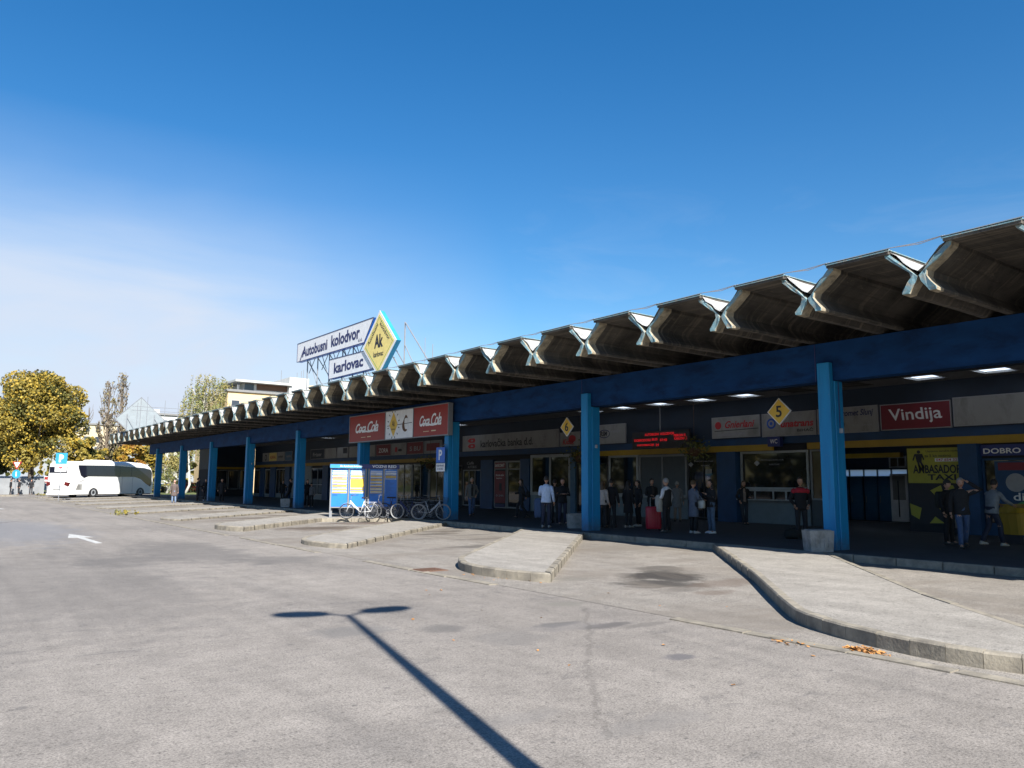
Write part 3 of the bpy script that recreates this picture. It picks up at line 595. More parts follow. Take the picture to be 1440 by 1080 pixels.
flat(o, disc(22.3, 4.38, .17), 'ink_red'); flat(o, bar(22.5, 4.13, 20.2, 4.17, .03), 'ink_black'); flat(o, bar(22.4, 3.95, 20.9, 3.98, .12), 'ink_grey')
o = panel(28.12, 30.2, 3.86, 4.8, 'sign_offwhite', 'pale sign with black letters in an oval ring, right of the second column', group=GS); T(o, 'RSM', 29.7, 4.36, .55, .25, 'ink_black', bold=.03, shear=.2); T(o, 'Rogulja', 28.9, 4.45, .8, .2, 'ink_grey', shear=.2)
mb = MB(); r1, r2 = disc(29.65, 4.35, .42, 30, .22), disc(29.65, 4.35, .38, 30, .18); mb.loft([[(W-.066, *p) for p in r1], [(W-.066, *p) for p in r2]], False); mb.build('emblem', 'ink_navy', o)
o = panel(33.34, 43.1, 3.83, 4.78, 'sign_offwhite', 'very long pale bank sign with black lettering and red emblem', group=GS); T(o, 'karlovačka banka d.d.', 38.35, 4.25, 5.4, .5, 'ink_black', bold=.02, shear=0)
for dz in (0, 1):
    zz = 4.12+dz*.36; flat(o, [(42.3, zz-.14), (41.75, zz-.14), (41.65, zz), (41.75, zz+.14), (42.3, zz+.14), (42.55, zz)], 'ink_red'); flat(o, [(42.15, zz-.05), (41.9, zz-.05), (41.9, zz+.05), (42.15, zz+.05)], 'sign_offwhite', W-.072)
for k, s_ in enumerate(('poslovnica Karlovac', 'radno vrijeme', 'od 8 do 15 sati')): T(o, s_, 34.65, 4.5-k*.18, 1.7, .11, 'ink_grey')
mb = MB()
for z in (3.98, 4.62): mb.box(W-.066, W-.062, 33.6, 35.7, z, z+.015)
for y in (33.6, 35.7): mb.box(W-.066, W-.062, y, y+.015, 3.98, 4.62)
mb.build('border', 'ink_grey', o)
o = panel(31.6, 33.2, 3.84, 4.55, 'sign_offwhite', 'small pale and red sign just left of the second column', group=GS); flat(o, disc(32.2, 4.2, .3, ry=.2), 'ink_red'); T(o, 'Kiosk', 32.5, 4.05, 1.0, .3, 'ink_red', bold=.03, shear=.3)
# row of smaller signs further left, behind the bicycles and beyond
for a, b_, m_, lab, txt, tc_, ex in [
 (45.75, 48.1, 'frame_grey', 'grey framed sign with dark red centre, right of the third column', None, None, 'rect'),
 (48.25, 50.6, 'sign_darkred', 'dark red sign with pale letters S BU', 'S BU', 'ink_grey', None),
 (50.75, 53.0, 'sign_offwhite', 'pale sign with a small red and dark emblem between two dark red signs', None, None, 'emb'),
 (53.15, 55.5, 'sign_darkred', 'dark red sign with worn white letters, just right of the fourth column', 'ZORA', 'ink_white', None),
 (55.7, 56.9, 'sign_offwhite', 'narrow pale sign beside the fourth column', None, None, None),
 (58.6, 60.5, 'sign_offwhite', 'plain grey sign above the shop left of the fourth column', None, None, None),
 (60.7, 62.9, 'sign_offwhite', 'grey sign with a dark square in its upper corner', None, None, 'sq'),
 (63.1, 65.4, 'sign_offwhite', 'grey sign next to the one with the dark square', None, None, None),
 (65.6, 68.6, 'fascia_blue', 'dark teal sign with faint lettering', 'Frizer', 'ink_grey', None),
 (73.2, 75.0, 'door_blue', 'dark blue sign right of the round logo signs', 'optika', 'ink_grey', None),
 (75.2, 77.2, 'sign_offwhite', 'pale sign with dark lettering beside the red and orange sign', 'pekara', 'ink_black', None),
 (77.3, 79.5, 'sign_paleyellow', 'faded orange and red sign beyond the fifth column', 'KAVA', 'ink_red', None),
 (79.6, 81.4, 'sign_offwhite', 'pale sign with dark ring emblem at the far end of the shops', None, None, 'ring')]:
    o = panel(a, b_, 3.82, 4.65, m_, lab, group=GS); cy = (a+b_)/2
    if txt: T(o, txt, cy, 4.2, (b_-a)*.66, .34, tc_, bold=.02)
    if ex == 'rect': flat(o, [(a+.3, 3.98), (b_-.3, 3.98), (b_-.3, 4.5), (a+.3, 4.5)], 'sign_darkred')
    if ex == 'emb': flat(o, disc(cy+.4, 4.2, .2), 'ink_red'); flat(o, disc(cy-.2, 4.15, .3, ry=.1), 'ink_black')
    if ex == 'sq': flat(o, [(a+.15, 4.15), (a+.95, 4.15), (a+.95, 4.6), (a+.15, 4.6)], 'ink_black')
    if ex == 'ring': flat(o, disc(cy, 4.2, .32), 'ink_black'); flat(o, disc(cy, 4.2, .2), 'sign_offwhite', W-.072)
# hanging led board
o = thing('led_display', (27.9, 25.45, 3.45), 'black led display board with red running text, hanging over the counters', 'display board')
MB().box(27.85, 28.0, 23.65, 27.25, 3.45, 4.29).build('case', 'black_plastic', o); mb = MB(); mb.tube([(27.9, 25.45, 4.29), (27.9, 25.45, 5.44)], .03); mb.build('hanger', 'frame_grey', o)
for s_, y, z, wd in (('AUTOBUSNI', 25.95, 4.14, .9), ('KOLODVOR', 24.95, 4.14, .85), ('DOBRODOSLI', 26.55, 3.88, 1.1), ('BUS', 25.75, 3.9, .35), ('07:45', 25.2, 3.85, .45), ('KARLOVAC', 24.15, 3.88, .75), ('PERON 5', 24.2, 4.03, .7), ('INFORMACIJE', 26.35, 3.63, 1.1), ('24', 25.6, 3.63, .2)):
    put_text(s_, o, (27.846, y, z), SR, SU, wd, .12, 'led_red', bold=.02)
# number diamonds over the bays
for num, cy, cz in (('5', 13.57, 3.92), ('6', 23.12, 3.97)):
    h = .4 if num == '5' else .38
    o = thing('bay_number_sign', (20, cy, cz-h), 'yellow diamond sign with black number %s hanging over its bus bay' % num, 'number sign', 'bay number diamonds')
    flat(o, [(cy-h, cz), (cy, cz-h), (cy+h, cz), (cy, cz+h)], 'sign_white', 20, .04, 'border'); h2 = h-.035
    flat(o, [(cy-h2, cz), (cy, cz-h2), (cy+h2, cz), (cy, cz+h2)], 'sign_yellow', 19.994, .005, 'panel'); put_text(num, o, (19.992, cy, cz), SR, SU, None, .34, 'ink_black', bold=.02)
    mb = MB(); mb.tube([(20.02, cy, cz+h-.02), (20.02, cy, 5.5)], .01, 6); mb.build('hanger', 'ink_black', o)
# wc box sign under the signs
o = panel(19.0, 19.6, 3.35, 3.75, 'sign_navy', 'small dark blue WC box sign above the counter window', W-.3, .2, None, cat='sign'); put_text('WC', o, (W-.3, 19.3, 3.56), SR, SU, .35, .18, 'ink_white'); 
# advertising boards on the beam
XB = 18.02
for k, (ya, yb, m_) in enumerate(((28.72, 31.72, 'sign_red'), (31.78, 34.5, 'sign_white'), (34.56, 38.6, 'sign_red'))):
    lab = ['red and white script drinks board on the beam nearest the third column', 'white board with a yellow diamond and brown scroll between two red drinks boards', 'red and white script drinks board on the beam, the left one'][k]
    o = panel(ya, yb, 3.86, 5.2, m_, lab, XB, .22, 'frame_grey', 'advert_board', 'advert board', 'advert boards on the beam', .04); cy = (ya+yb)/2
    if m_ == 'sign_red':
        ww = (yb-ya)*.6
        t1 = put_text('Coca', o, (XB, cy+ww*.28, 4.55), SR, SU, ww*.5, .5, 'ink_white', bold=.02, shear=.38, spacing=.85); t2 = put_text('Cola', o, (XB, cy-ww*.29, 4.58), SR, SU, ww*.5, .56, 'ink_white', bold=.02, shear=.38, spacing=.85)
        mb = MB(); rr = []
        for i in range(15):
            u = i/14; y = cy+ww*(.5-u*.95); z = 4.36+.05*math.sin(u*7)+.02; hw = .022+.02*math.sin(u*PI); rr.append([(XB-.009, y, z-hw), (XB-.009, y, z+hw)])
        mb.loft(rr, False, 0, False); mb.build('flourish', 'ink_white', o)
        mb = MB(); mb.box(XB-.008, XB-.004, cy-.5, cy-.1, 4.05, 4.10); mb.box(XB-.008, XB-.004, cy+.1, cy+.6, 4.05, 4.08); mb.build('small_print', 'ink_cream', o)
    else:
        yy = cy+.55; flat(o, [(yy-.42, 4.55), (yy, 3.95), (yy+.42, 4.55), (yy, 5.15)], 'sign_yellow', XB-.006); put_text('Ak', o, (XB-.006, yy, 4.6), SR, SU, .28, .28, 'ink_black'); put_text('karlovac', o, (XB-.006, yy, 4.33), SR, SU, .4, .09, 'ink_black')
        mb = MB()
        for i in range(12): a = i*PI/6+.26; mb.prism(bar(yy+.5*math.cos(a), 4.55+.6*math.sin(a), yy+.62*math.cos(a), 4.55+.7*math.sin(a), .05), XB-.005, XB-.001, 'x')
        mb.build('ornament', 'ink_black', o)
        mb = MB(); rr = []
        for i in range(22):
            u = i/21; a = .6+u*4.6; r = .36-.05*u; y = cy-.68-r*math.cos(a)*.75; z = 4.52+r*math.sin(a); hw = .035+.07*math.sin(u*PI); rr.append([(XB-.007, y-hw*math.cos(a), z-hw*.9), (XB-.007, y+hw*math.cos(a), z+hw*.9)])
        mb.loft(rr, False, 0, False); mb.build('scroll', 'rust', o); flat(o, bar(cy+1.2, 4.5, cy-1.25, 4.55, .03), 'ink_black', XB-.005, .003)
# big roof sign -------------------------------------------------------
XS = 16.0
o = thing('roof_sign', (XS, 36, 6.4), 'big white roof sign boards with dark lettering and a yellow diamond on steel posts', 'roof sign')
def board(pts, m, nm, t=.28, side='sign_blue'):
    b_ = MB().prism(pts, XS, XS+.02, 'x').build(nm, m, o); n = len(pts); mb = MB()
    mb.prism([(p[0], p[1]) for p in pts], XS+.021, XS+t, 'x'); mb.build('case', side, b_); 
    mb = MB()
    for i in range(n):
        a, c_ = pts[i], pts[(i+1) % n]; mb.prism(bar(*a, *c_, .035), XS-.012, XS+.0, 'x')
    mb.build('edge', 'ink_navy', b_); return b_
UB = [(41.35, 8.33), (33.03, 8.28), (32.1, 9.33), (41.35, 9.36)]; LB = [(36.95, 6.93), (31.95, 6.92), (33.0, 7.87), (36.95, 7.93)]
b1 = board(UB, 'sign_white', 'upper_board'); b2 = board(LB, 'sign_white', 'lower_board')
put_text('Autobusni', b1, (XS, 38.95, 8.8), SR, SU, 3.35, .58, 'ink_navy', bold=.035); put_text('kolodvor', b1, (XS, 35.15, 8.86), SR, SU, 3.3, .62, 'ink_navy', bold=.035); put_text('d.d.', b1, (XS, 33.45, 8.47), SR, SU, .45, .15, 'ink_navy')
b1t = MB().prism([(40.5, 8.9), (40.95, 8.38), (40.86, 8.36), (40.4, 8.85)], XS-.01, XS-.004, 'x').build('lettering', 'ink_navy', b1)
put_text('karlovac', b2, (XS, 34.7, 7.42), SR, SU, 3.3, .55, 'ink_navy', bold=.035)
DM = [(33.05, 7.97), (31.4, 6.5), (29.75, 7.93), (31.4, 9.52)]
XD = XS-.06
d_ = MB().prism(DM, XD, XD+.02, 'x').build('diamond_board', 'sign_white', o); MB().prism(DM, XD+.021, XD+.24, 'x').build('case', 'sign_cyan', d_)
def scale_poly(p, k): c_ = (sum(a for a, _ in p)/4, sum(b for _, b in p)/4); return [(c_[0]+(a-c_[0])*k, c_[1]+(b-c_[1])*k) for a, b in p]
i2 = scale_poly(DM, .9); MB().prism(i2, XD-.006, XD-.001, 'x').build('panel', 'sign_paleyellow', d_)
mb = MB(); i3 = scale_poly(DM, .8)
for i in range(4): mb.prism(bar(*i3[i], *i3[(i+1) % 4], .02), XD-.01, XD-.006, 'x')
mb.build('border', 'ink_green', d_)
put_text('Ak', d_, (XD-.006, 31.4, 8.12), SR, SU, .85, .62, 'ink_black', bold=.04); put_text('karlovac', d_, (XD-.006, 31.4, 7.52), SR, SU, .95, .24, 'ink_black', bold=.02)
for s_, a_, cy, cz in (('Autobusni', 1, 32.0, 8.5), ('kolodvor', -1, 30.83, 8.5)):
    r = Vector((0, -math.cos(math.radians(44)), a_*math.sin(math.radians(44)))); u = Vector((0, a_*math.sin(math.radians(44)), math.cos(math.radians(44))))
    put_text(s_, d_, (XD-.006, cy, cz), r, u, 1.25, .2, 'ink_black', bold=.01)
mb = MB()
for y in (40.3, 38.9, 37.4, 35.8, 34.6, 33.4, 31.6, 31.0):
    mb.tube([(XS+.2, y, 6.0 if y > 32 else 6.0), (XS+.2, y, 9.2 if y > 33 else 8.9)], .035, 6)
    mb.tube([(XS+.2, y, 8.3), (XS+1.6, y, 6.35)], .025, 6); mb.tube([(XS+1.6, y, 6.35), (XS+1.6, y, 5.9)], .03, 6)
for y in (39.6, 37.9, 36.5, 35.2, 33.8):
    mb.tube([(XS+.22, y+.5, 8.35), (XS+.22, y-.9, 6.5)], .022, 6); mb.tube([(XS+.22, y-.3, 8.35), (XS+.22, y+.5, 7.6)], .022, 6)
mb.tube([(XS+.2, 41, 6.4), (XS+.2, 30.5, 6.4)], .03, 6); mb.tube([(XS+1.6, 41, 6.4), (XS+1.6, 30.5, 6.4)], .03, 6); mb.build('trestle', 'steel', o)
o = thing('antenna_mast', (XS+.5, 29.6, 6.35), 'thin steel mast with slanting stays on the roof right of the yellow diamond', 'mast')
mb = MB(); x = XS+.3
mb.tube([(x, 29.65, 5.95), (x, 29.65, 8.75)], .035, 6); mb.tube([(x, 29.6, 8.7), (x, 27.2, 6.4)], .028, 6); mb.tube([(x, 29.6, 7.7), (x, 28.5, 6.4)], .022, 6); mb.tube([(x+.5, 28.1, 6.0), (x+.5, 28.1, 7.6)], .018, 6); mb.tube([(x, 30.6, 7.3), (x, 29.8, 6.4)], .022, 6); mb.tube([(x+.3, 28.4, 6.2), (x+.3, 28.4, 7.9)], .014, 6)
mb.build('mast', 'steel', o)
# back of a second diamond at the far end of the roof, with its trestle
cx, cy, cz = ay(197, 590, 81); o = thing('roof_sign', (cx, cy, 6.4), 'pale grey back of a diamond roof sign at the far end of the canopy', 'roof sign'); h = 2.15
mb = MB(); rt = Vector((.97, -.24, 0)); c0 = Vector((cx, cy, cz))
def dq(k, dd): n_ = Vector((-.24, -.97, 0)); return [tuple(c0+rt*h*k*a+Vector((0, 0, h*k*b))+n_*dd) for a, b in ((-1, 0), (0, -1), (1, 0), (0, 1))]
mb.loft([dq(.97, 0), dq(.97, .05)]); mb.build('panel', 'sign_greyback', o); mb = MB()
q = dq(1, .07)
for i in range(4): mb.tube([q[i], q[(i+1) % 4]], .035, 6)
mb.tube([q[1], q[3]], .025, 6); mb.tube([q[1], (q[1][0], q[1][1], 5.95)], .04, 6)
for k in (-.55, .55): p = c0+rt*h*k-Vector((0, .1, 0)); mb.tube([(p.x, p.y-.1, p.z+.5), (p.x, p.y-.1, 5.95)], .035, 6); mb.tube([(p.x, p.y-.1, p.z+.2), (p.x+.8, p.y-.4, 6.35)], .02, 6)
mb.build('frame', 'steel', o)
o = thing('antenna_mast', ay(222, 612, 66)[:2]+(6.4,), 'thin aerial with cross bars beside the far pale diamond sign', 'mast'); x, y, z = ay(222, 612, 66)
mb = MB()
for dx_, hh in ((-1.6, 1.4), (-.9, 1.9), (.4, 1.7), (1.4, 1.6), (2.4, 1.3)): mb.tube([(x+dx_, y, 6.0), (x+dx_, y, 6.4+hh)], .022, 5)
for zz in (7.2, 7.5): mb.tube([(x-2.0, y, zz), (x+2.5, y, zz)], .02, 5)
mb.build('mast', 'steel', o)
# posters at the passage
XW = W-.04
o = thing('taxi_poster', (XW, 13.05, 1.85), 'yellow poster with black taxi lettering and a dark figure, right of the passage', 'poster')
MB().box(XW-.0, XW+.018, 12.14, 13.96, 1.87, 3.1).build('panel', 'taxi_yellow', o)
put_text('AMBASADOR', o, (XW, 12.95, 2.36), SR, SU, 1.65, .3, 'ink_black', bold=.03); put_text('TAXI', o, (XW, 12.8, 2.08), SR, SU, .95, .2, 'ink_black', bold=.03); put_text('Uspijemo naručiti vozilo', o, (XW, 12.75, 2.98), SR, SU, 1.1, .09, 'ink_black'); put_text('za 5 kn vozimo', o, (XW, 12.9, 2.83), SR, SU, .9, .1, 'ink_black'); 
flat(o, [(13.0, 2.62), (12.16, 2.62), (12.16, 2.74), (13.0, 2.74)], 'sign_white', XW-.005, .004, 'strip'); put_text('047 654 321', o, (XW-.005, 12.58, 2.68), SR, SU, .75, .09, 'ink_red')
mb = MB(); f_ = lambda pts: mb.prism(pts, XW-.006, XW-.002, 'x')
f_(disc(13.55, 2.97, .06)); f_([(13.68, 2.9), (13.43, 2.9), (13.46, 2.62), (13.63, 2.62)]); f_([(13.7, 2.9), (13.66, 2.88), (13.74, 2.66), (13.78, 2.68)]); f_([(13.42, 2.9), (13.36, 2.7), (13.4, 2.68), (13.46, 2.86)]); f_([(13.62, 2.62), (13.54, 2.62), (13.5, 2.35), (13.56, 2.35)]); f_([(13.54, 2.62), (13.46, 2.62), (13.36, 2.42), (13.42, 2.38)])
mb.build('figure', 'ink_black', o)
o = thing('advert_poster', (XW, 13.05, .5), 'black panel with yellow green shapes and letters below the taxi poster', 'poster')
MB().box(XW, XW+.018, 12.14, 13.96, .45, 1.85).build('panel', 'ink_black', o)
for pts in ([(12.85, 1.8), (13.22, 1.62), (12.98, 1.35), (12.78, 1.5)], [(13.95, 1.15), (13.92, .75), (13.65, .6), (13.55, 1.0)], [(13.3, .48), (13.1, .72), (12.8, .5)], [(12.7, 1.8), (12.45, 1.8), (12.4, 1.7), (12.6, 1.65)]): flat(o, pts, 'taxi_yellow', XW-.004, .003, 'shape')
r = Vector((0, -.75, -.66)); put_text('TAXI', o, (XW, 12.75, .95), r, Vector((0, -.66, .75)), .75, .2, 'taxi_yellow', bold=.03)
o = thing('welcome_banner', (W-.06, 9.3, 2.78), 'navy banner with white welcome lettering above the blue shop window', 'banner'); MB().box(W-.08, W-.03, 7.0, 11.5, 2.78, 3.15).build('panel', 'sign_navy', o); put_text('DOBRO DOŠLI U KARLOVAC', o, (W-.08, 9.3, 2.96), SR, SU, 4.2, .22, 'ink_white', bold=.02)
o = thing('window_poster', (W-.05, 9.6, .9), 'blue poster with white and green patches in the window below the navy banner', 'poster'); MB().box(W-.045, W-.03, 8.2, 11.1, .95, 2.6).build('panel', 'pier_blue', o)
flat(o, [(11.0, 2.55), (8.4, 2.55), (8.4, 2.3), (11.0, 2.3)], 'sign_darkred', W-.05, .004, 'strip'); flat(o, disc(10.5, 1.9, .3), 'ink_grey', W-.05, .004, 'shape'); flat(o, disc(9.6, 1.2, .9, ry=.16), 'ink_green', W-.05, .004, 'shape'); put_text('di ni', o, (W-.051, 10.2, 1.45), SR, SU, .8, .25, 'ink_white')
# cash machine poster on the bank door, window lettering, door header
o = thing('door_poster', (W-.03, 38.95, .3), 'dark red poster with pale writing filling the left bank door', 'poster'); x = W-.045
MB().box(x, x+.015, 38.4, 39.5, .55, 2.5).build('panel', 'sign_darkred', o); MB().box(x, x+.015, 38.4, 39.5, 2.65, 3.02).build('panel', 'sign_darkred', o); put_text('BANKOMAT', o, (x, 38.95, 2.84), SR, SU, .95, .2, 'ink_white', bold=.03)
put_text('Otvorite račun', o, (x, 38.95, 2.25), SR, SU, .85, .13, 'ink_white'); put_text('besplatno', o, (x, 39.0, 2.05), SR, SU, .6, .1, 'ink_white'); put_text('0-24h', o, (x, 38.95, 1.0), SR, SU, .8, .12, 'ink_grey'); flat(o, [(39.0, 1.3), (38.75, 1.3), (38.75, 1.75), (39.0, 1.75)], 'ink_black', x-.005, .004, 'shape')
flat(o, [(39.45, .3), (38.45, .3), (38.45, .5), (39.45, .5)], 'ink_navy', x-.004, .018, 'shape'); 
o = thing('door_header_sign', (W-.03, 42.1, 2.65), 'dark header sign with pale writing over the door right of the third column', 'sign'); MB().box(W-.05, W-.03, 41.1, 43.0, 2.66, 3.15).build('panel', 'interior_dark', o); put_text('Caffe', o, (W-.05, 42.2, 3.03), SR, SU, .8, .18, 'ink_grey', shear=.3); put_text('AUTOBUS', o, (W-.05, 42.0, 2.78), SR, SU, 1.0, .16, 'ink_grey')
for ya, s_ in ((19.6, 'PRODAJA KARATA'), (23.2, 'INFORMACIJE')):
    o = thing('window_sticker', (W-.02, ya, 2.7), 'faint white lettering on the dark glass ' + ('above the counter hatch' if ya < 20 else 'of the black door'), 'lettering')
    put_text(s_, o, (W-.02, ya, 2.8), SR, SU, 1.1, .07, 'ink_grey'); put_text('KARLOVAC', o, (W-.02, ya-.1, 2.62), SR, SU, .5, .06, 'ink_grey')
    if ya > 20: flat(o, [(ya-.1, 2.25), (ya-.45, 2.25), (ya-.45, 2.45), (ya-.1, 2.45)], 'sign_offwhite', W-.025, .004, 'notice')
    flat(o, [(ya+.75, 2.8), (ya+.9, 2.68), (ya+.75, 2.56), (ya+.6, 2.68)], 'ink_grey', W-.025, .004, 'emblem')
# ------------------------------------------------------------------ people
def cloth(c):
    k = 'cloth_%02d_%02d_%02d' % tuple(int(q*99) for q in c)
    return mat(k, c, .85, .2, 12., .2).name if k not in MATS else k
def ckey(c):
    k = 'cloth_%02d_%02d_%02d' % tuple(int(q*99) for q in c)
    if k not in MATS: mat(k, c, .85, .2, 12., .2)
    return k
ARMS = {'down': ((.245, -.03, 1.13), (.265, .05, .89)), 'pocket': ((.29, -.07, 1.14), (.2, .07, .97)), 'crossed': ((.25, .04, 1.13), (.0, .22, 1.17)),
        'forward': ((.25, .03, 1.14), (.17, .29, 1.12)), 'phone': ((.23, .03, 1.12), (.12, .26, 1.28)), 'raised': ((.43, .1, 1.47), (.16, .1, 1.66)), 'back': ((.26, -.1, 1.15), (.1, -.17, .98)), 'reach': ((.22, .18, 1.2), (.2, .45, 1.1))}
LEGS = {'stand': (((.1, .02, .5), (.11, -.02, .08)), ((.1, .02, .5), (.12, -.0, .08))), 'walk': (((.09, .16, .51), (.1, .2, .09)), ((.09, -.03, .5), (.1, -.28, .13))),
        'cross': (((.09, .05, .5), (.02, .08, .08)), ((.09, .02, .5), (.1, -.02, .08))), 'slant': (((.1, .2, .55), (.1, .42, .08)), ((.1, .12, .52), (.1, .2, .08)))}
NP = 0
def ell(cx, cy, z, a, b_, n=14, sq=.85):
    r = []
    for i in range(n):
        t = 2*PI*i/n; c_, s_ = math.cos(t), math.sin(t); r.append((cx+a*abs(c_)**sq*(1 if c_ >= 0 else -1), cy+b_*abs(s_)**sq*(1 if s_ >= 0 else -1), z))
    return r
def person(px, py, H, head, label, top=(.03, .03, .035), leg=(.03, .035, .06), shoe=(.05, .045, .04), hair='hair_dark', long=False, arms=('down', 'down'), legs='stand', hem=.86, under=None, lean=0., z=.17, at=None, skin='skin', cap=None, group='people waiting at the station', female=False, hemw=.19, turn=0.):
    global NP; NP += 1
    x, y, _ = gp(px, py, z) if at is None else at
    s = H/1.75; k = .93 if female else 1.
    # -- one continuous body grown over a skeleton
    V, E_, Rr = [], [], []
    def v(p, r): V.append((p[0]*s*(k if p[2] > 1. else 1), (p[1]+lean*max(0, p[2]-.9))*s, p[2]*s)); Rr.append(r*s); return len(V)-1
    pel = v((0, 0, .95), .135); ab = v((0, .0, 1.1), .12); ch_ = v((0, 0, 1.3), .135); nb = v((0, -.01, 1.45), .06); nk = v((0, .005, 1.54), .055)
    E_ += [(pel, ab), (ab, ch_), (ch_, nb), (nb, nk)]
    hands = []
    for sd, arm in ((1, arms[0]), (-1, arms[1])):
        e, w_ = ARMS[arm]; sh = v((sd*.165, 0, 1.4), .062); el = v((sd*e[0], e[1], e[2]), .042); wr = v((sd*w_[0], w_[1], w_[2]), .028); E_ += [(ch_, sh), (sh, el), (el, wr)]
        d = (Vector(w_)-Vector(e)).normalized(); d.x *= sd; pc = Vector((sd*w_[0], w_[1], w_[2]))+d*.07; pm = v(tuple(pc), .03); E_.append((wr, pm)); hands.append((sd, pc, d))
    for sd, (kn, an) in ((1, LEGS[legs][0]), (-1, LEGS[legs][1])):
        hp = v((sd*.09, 0, .88), .088); kk = v((sd*kn[0], kn[1], kn[2]), .058); aa = v((sd*an[0], an[1], an[2]), .04); tt = v((sd*(an[0]+.02), an[1]+.13, .04), .035); E_ += [(pel, hp), (hp, kk), (kk, aa), (aa, tt)]
    me = bpy.data.meshes.new('t'); me.from_pydata(V, E_, []); ob = bpy.data.objects.new('t', me); C.objects.link(ob)
    ob.modifiers.new('s', 'SKIN'); sv = me.skin_vertices[0].data
    for i, r in enumerate(Rr): sv[i].radius = (r*(1.0), r*(.8 if i in (pel, ab, ch_) else 1)); sv[i].use_root = (i == pel)
    sb = ob.modifiers.new('d', 'SUBSURF'); sb.levels = 1; sb.render_levels = 1
    bpy.context.view_layer.update(); m2 = bpy.data.meshes.new_from_object(ob.evaluated_get(bpy.context.evaluated_depsgraph_get()))
    mb = MB(); mb.add([tuple(q.co) for q in m2.vertices], [tuple(p.vertices) for p in m2.polygons]); bpy.data.objects.remove(ob)
    # hands: fingers and thumb rooted in the palm
    for sd, pc, d in hands:
        d = d.normalized(); side = Vector((d.y, -d.x, 0)); side = side.normalized() if side.length > .2 else Vector((0, 1, 0)); pn = d.cross(side)
        if abs(d.z) > .8: side = Vector((0, 1, 0)); pn = Vector((-sd, 0, 0))
        lo = lambda p: (p[0]*s*(k if p[2] > 1. else 1), (p[1]+lean*max(0, p[2]-.9))*s, p[2]*s)
        for f_ in range(4):
            L = (.06, .072, .068, .052)[f_]; a = pc+side*(.03-.02*f_)+d*.02; b_ = a+d*L*.55+pn*.008; c_ = b_+d*L*.4+pn*.022; mb.tube([lo(a), lo(b_), lo(c_)], [.0095*s, .0088*s, .007*s], 5)
        a = pc+side*.028-d*.015; b_ = a+side*.028+d*.02+pn*.012; c_ = b_+d*.03+pn*.01; mb.tube([lo(a), lo(b_), lo(c_)], [.011*s, .01*s, .008*s], 5)
    hx, hy, hz = 0, (.02+lean*.72)*s, 1.645*s
    ca, sa = math.cos(turn), math.sin(turn)
    def rot(p): return (p[0]*ca-p[1]*sa, p[0]*sa+p[1]*ca, p[2])
    def fh(p):
        X, Y, Z = p
        if Z < 0: X *= 1-.28*(-Z)**1.5; Y = Y*(1-.12*(-Z)) + (.08*(-Z) if Y > 0 else .0)
        return list(rot((X, Y, Z)))
    mb.sphere((hx, hy, hz), (.076*s, .096*s, .12*s), 16, 12, 0, fh)
    def hp_(x_, y_, z_): q = rot((x_*s, y_*s, z_*s)); return (hx+q[0], hy+q[1], hz+q[2])
    mb.add([hp_(-.016, .088, -.03), hp_(.016, .088, -.03), hp_(0, .118, -.028), hp_(0, .094, .018), hp_(0, .09, -.04)], [(0, 2, 3), (2, 1, 3), (0, 4, 2), (4, 1, 2)])
    for sd in (1, -1):
        mb.sphere(hp_(sd*.075, -.005, -.005), (.012*s, .02*s, .03*s), 8, 6); mb.sphere(hp_(sd*.03, .088, .008), (.011*s, .008*s, .007*s), 8, 4, 1)
    mb.sphere(hp_(0, .088, -.062), (.024*s, .008*s, .006*s), 8, 4, 2)
    body = mb.build('person', [skin, 'ink_black', 'ink_red'], None, True, wl=False)
    body.location = (x, y, z); body.rotation_euler = (0, 0, -math.radians(head)); tag(body, label, 'person', group)
    lz = lambda z_: lean*max(0, z_-.9)*s
    # -- jacket
    mb = MB(); rings = []
    for zz, a, b_ in ((hem, hemw, .135), (hem+.06, hemw*.98, .13), (1.02, .168, .122), (1.12, .165, .12), (1.26, .19, .132), (1.36, .2, .128), (1.42, .17, .105), (1.455, .105, .085), (1.49, .075, .072)):
        if zz < hem+.03 and zz != hem: continue
        a *= k; rings.append([(p[0]+random.uniform(-.004, .004), p[1]+random.uniform(-.004, .004), p[2]) for p in ell(0, lz(zz)-.005*s, zz*s, a*s, b_*s)])
    mb.loft(rings, True)
    for sd, arm in ((1, arms[0]), (-1, arms[1])):
        e, w_ = ARMS[arm]; pts = []
        for p in ((.14, 0, 1.41), (.185, -.0, 1.375), ((.185+e[0])/2, e[1]/2, (1.38+e[2])/2), e, ((e[0]+w_[0])/2, (e[1]+w_[1])/2, (e[2]+w_[2])/2), w_): pts.append((sd*p[0]*s*k, (p[1]+lean*max(0, p[2]-.9))*s, p[2]*s))
        mb.tube(pts, [.06*s, .068*s, .06*s, .053*s, .049*s, .041*s], 10)
    jk = mb.build('jacket', ckey(top), body, True, wl=False)
    if under:                                        # shirt front showing in the opening
        mb = MB(); rr = []
        for zz, w2, yy in ((.93, .055, .138), (1.1, .05, .13), (1.28, .055, .137), (1.38, .06, .122), (1.46, .045, .088)): rr.append([(-w2*s, (yy-.012)*s+lz(zz), zz*s), (0, (yy+.004)*s+lz(zz), zz*s), (w2*s, (yy-.012)*s+lz(zz), zz*s)])
        mb.loft(rr, False, 0, False); mb.build('shirt', ckey(under), body, True, wl=False)
    # -- trousers
    mb = MB(); mb.loft([ell(0, 0, .8*s, .1*s, .085*s), ell(0, 0, .86*s, .168*s, .118*s), ell(0, 0, .95*s, .17*s, .12*s), ell(0, 0, 1.04*s, .155*s, .112*s)])
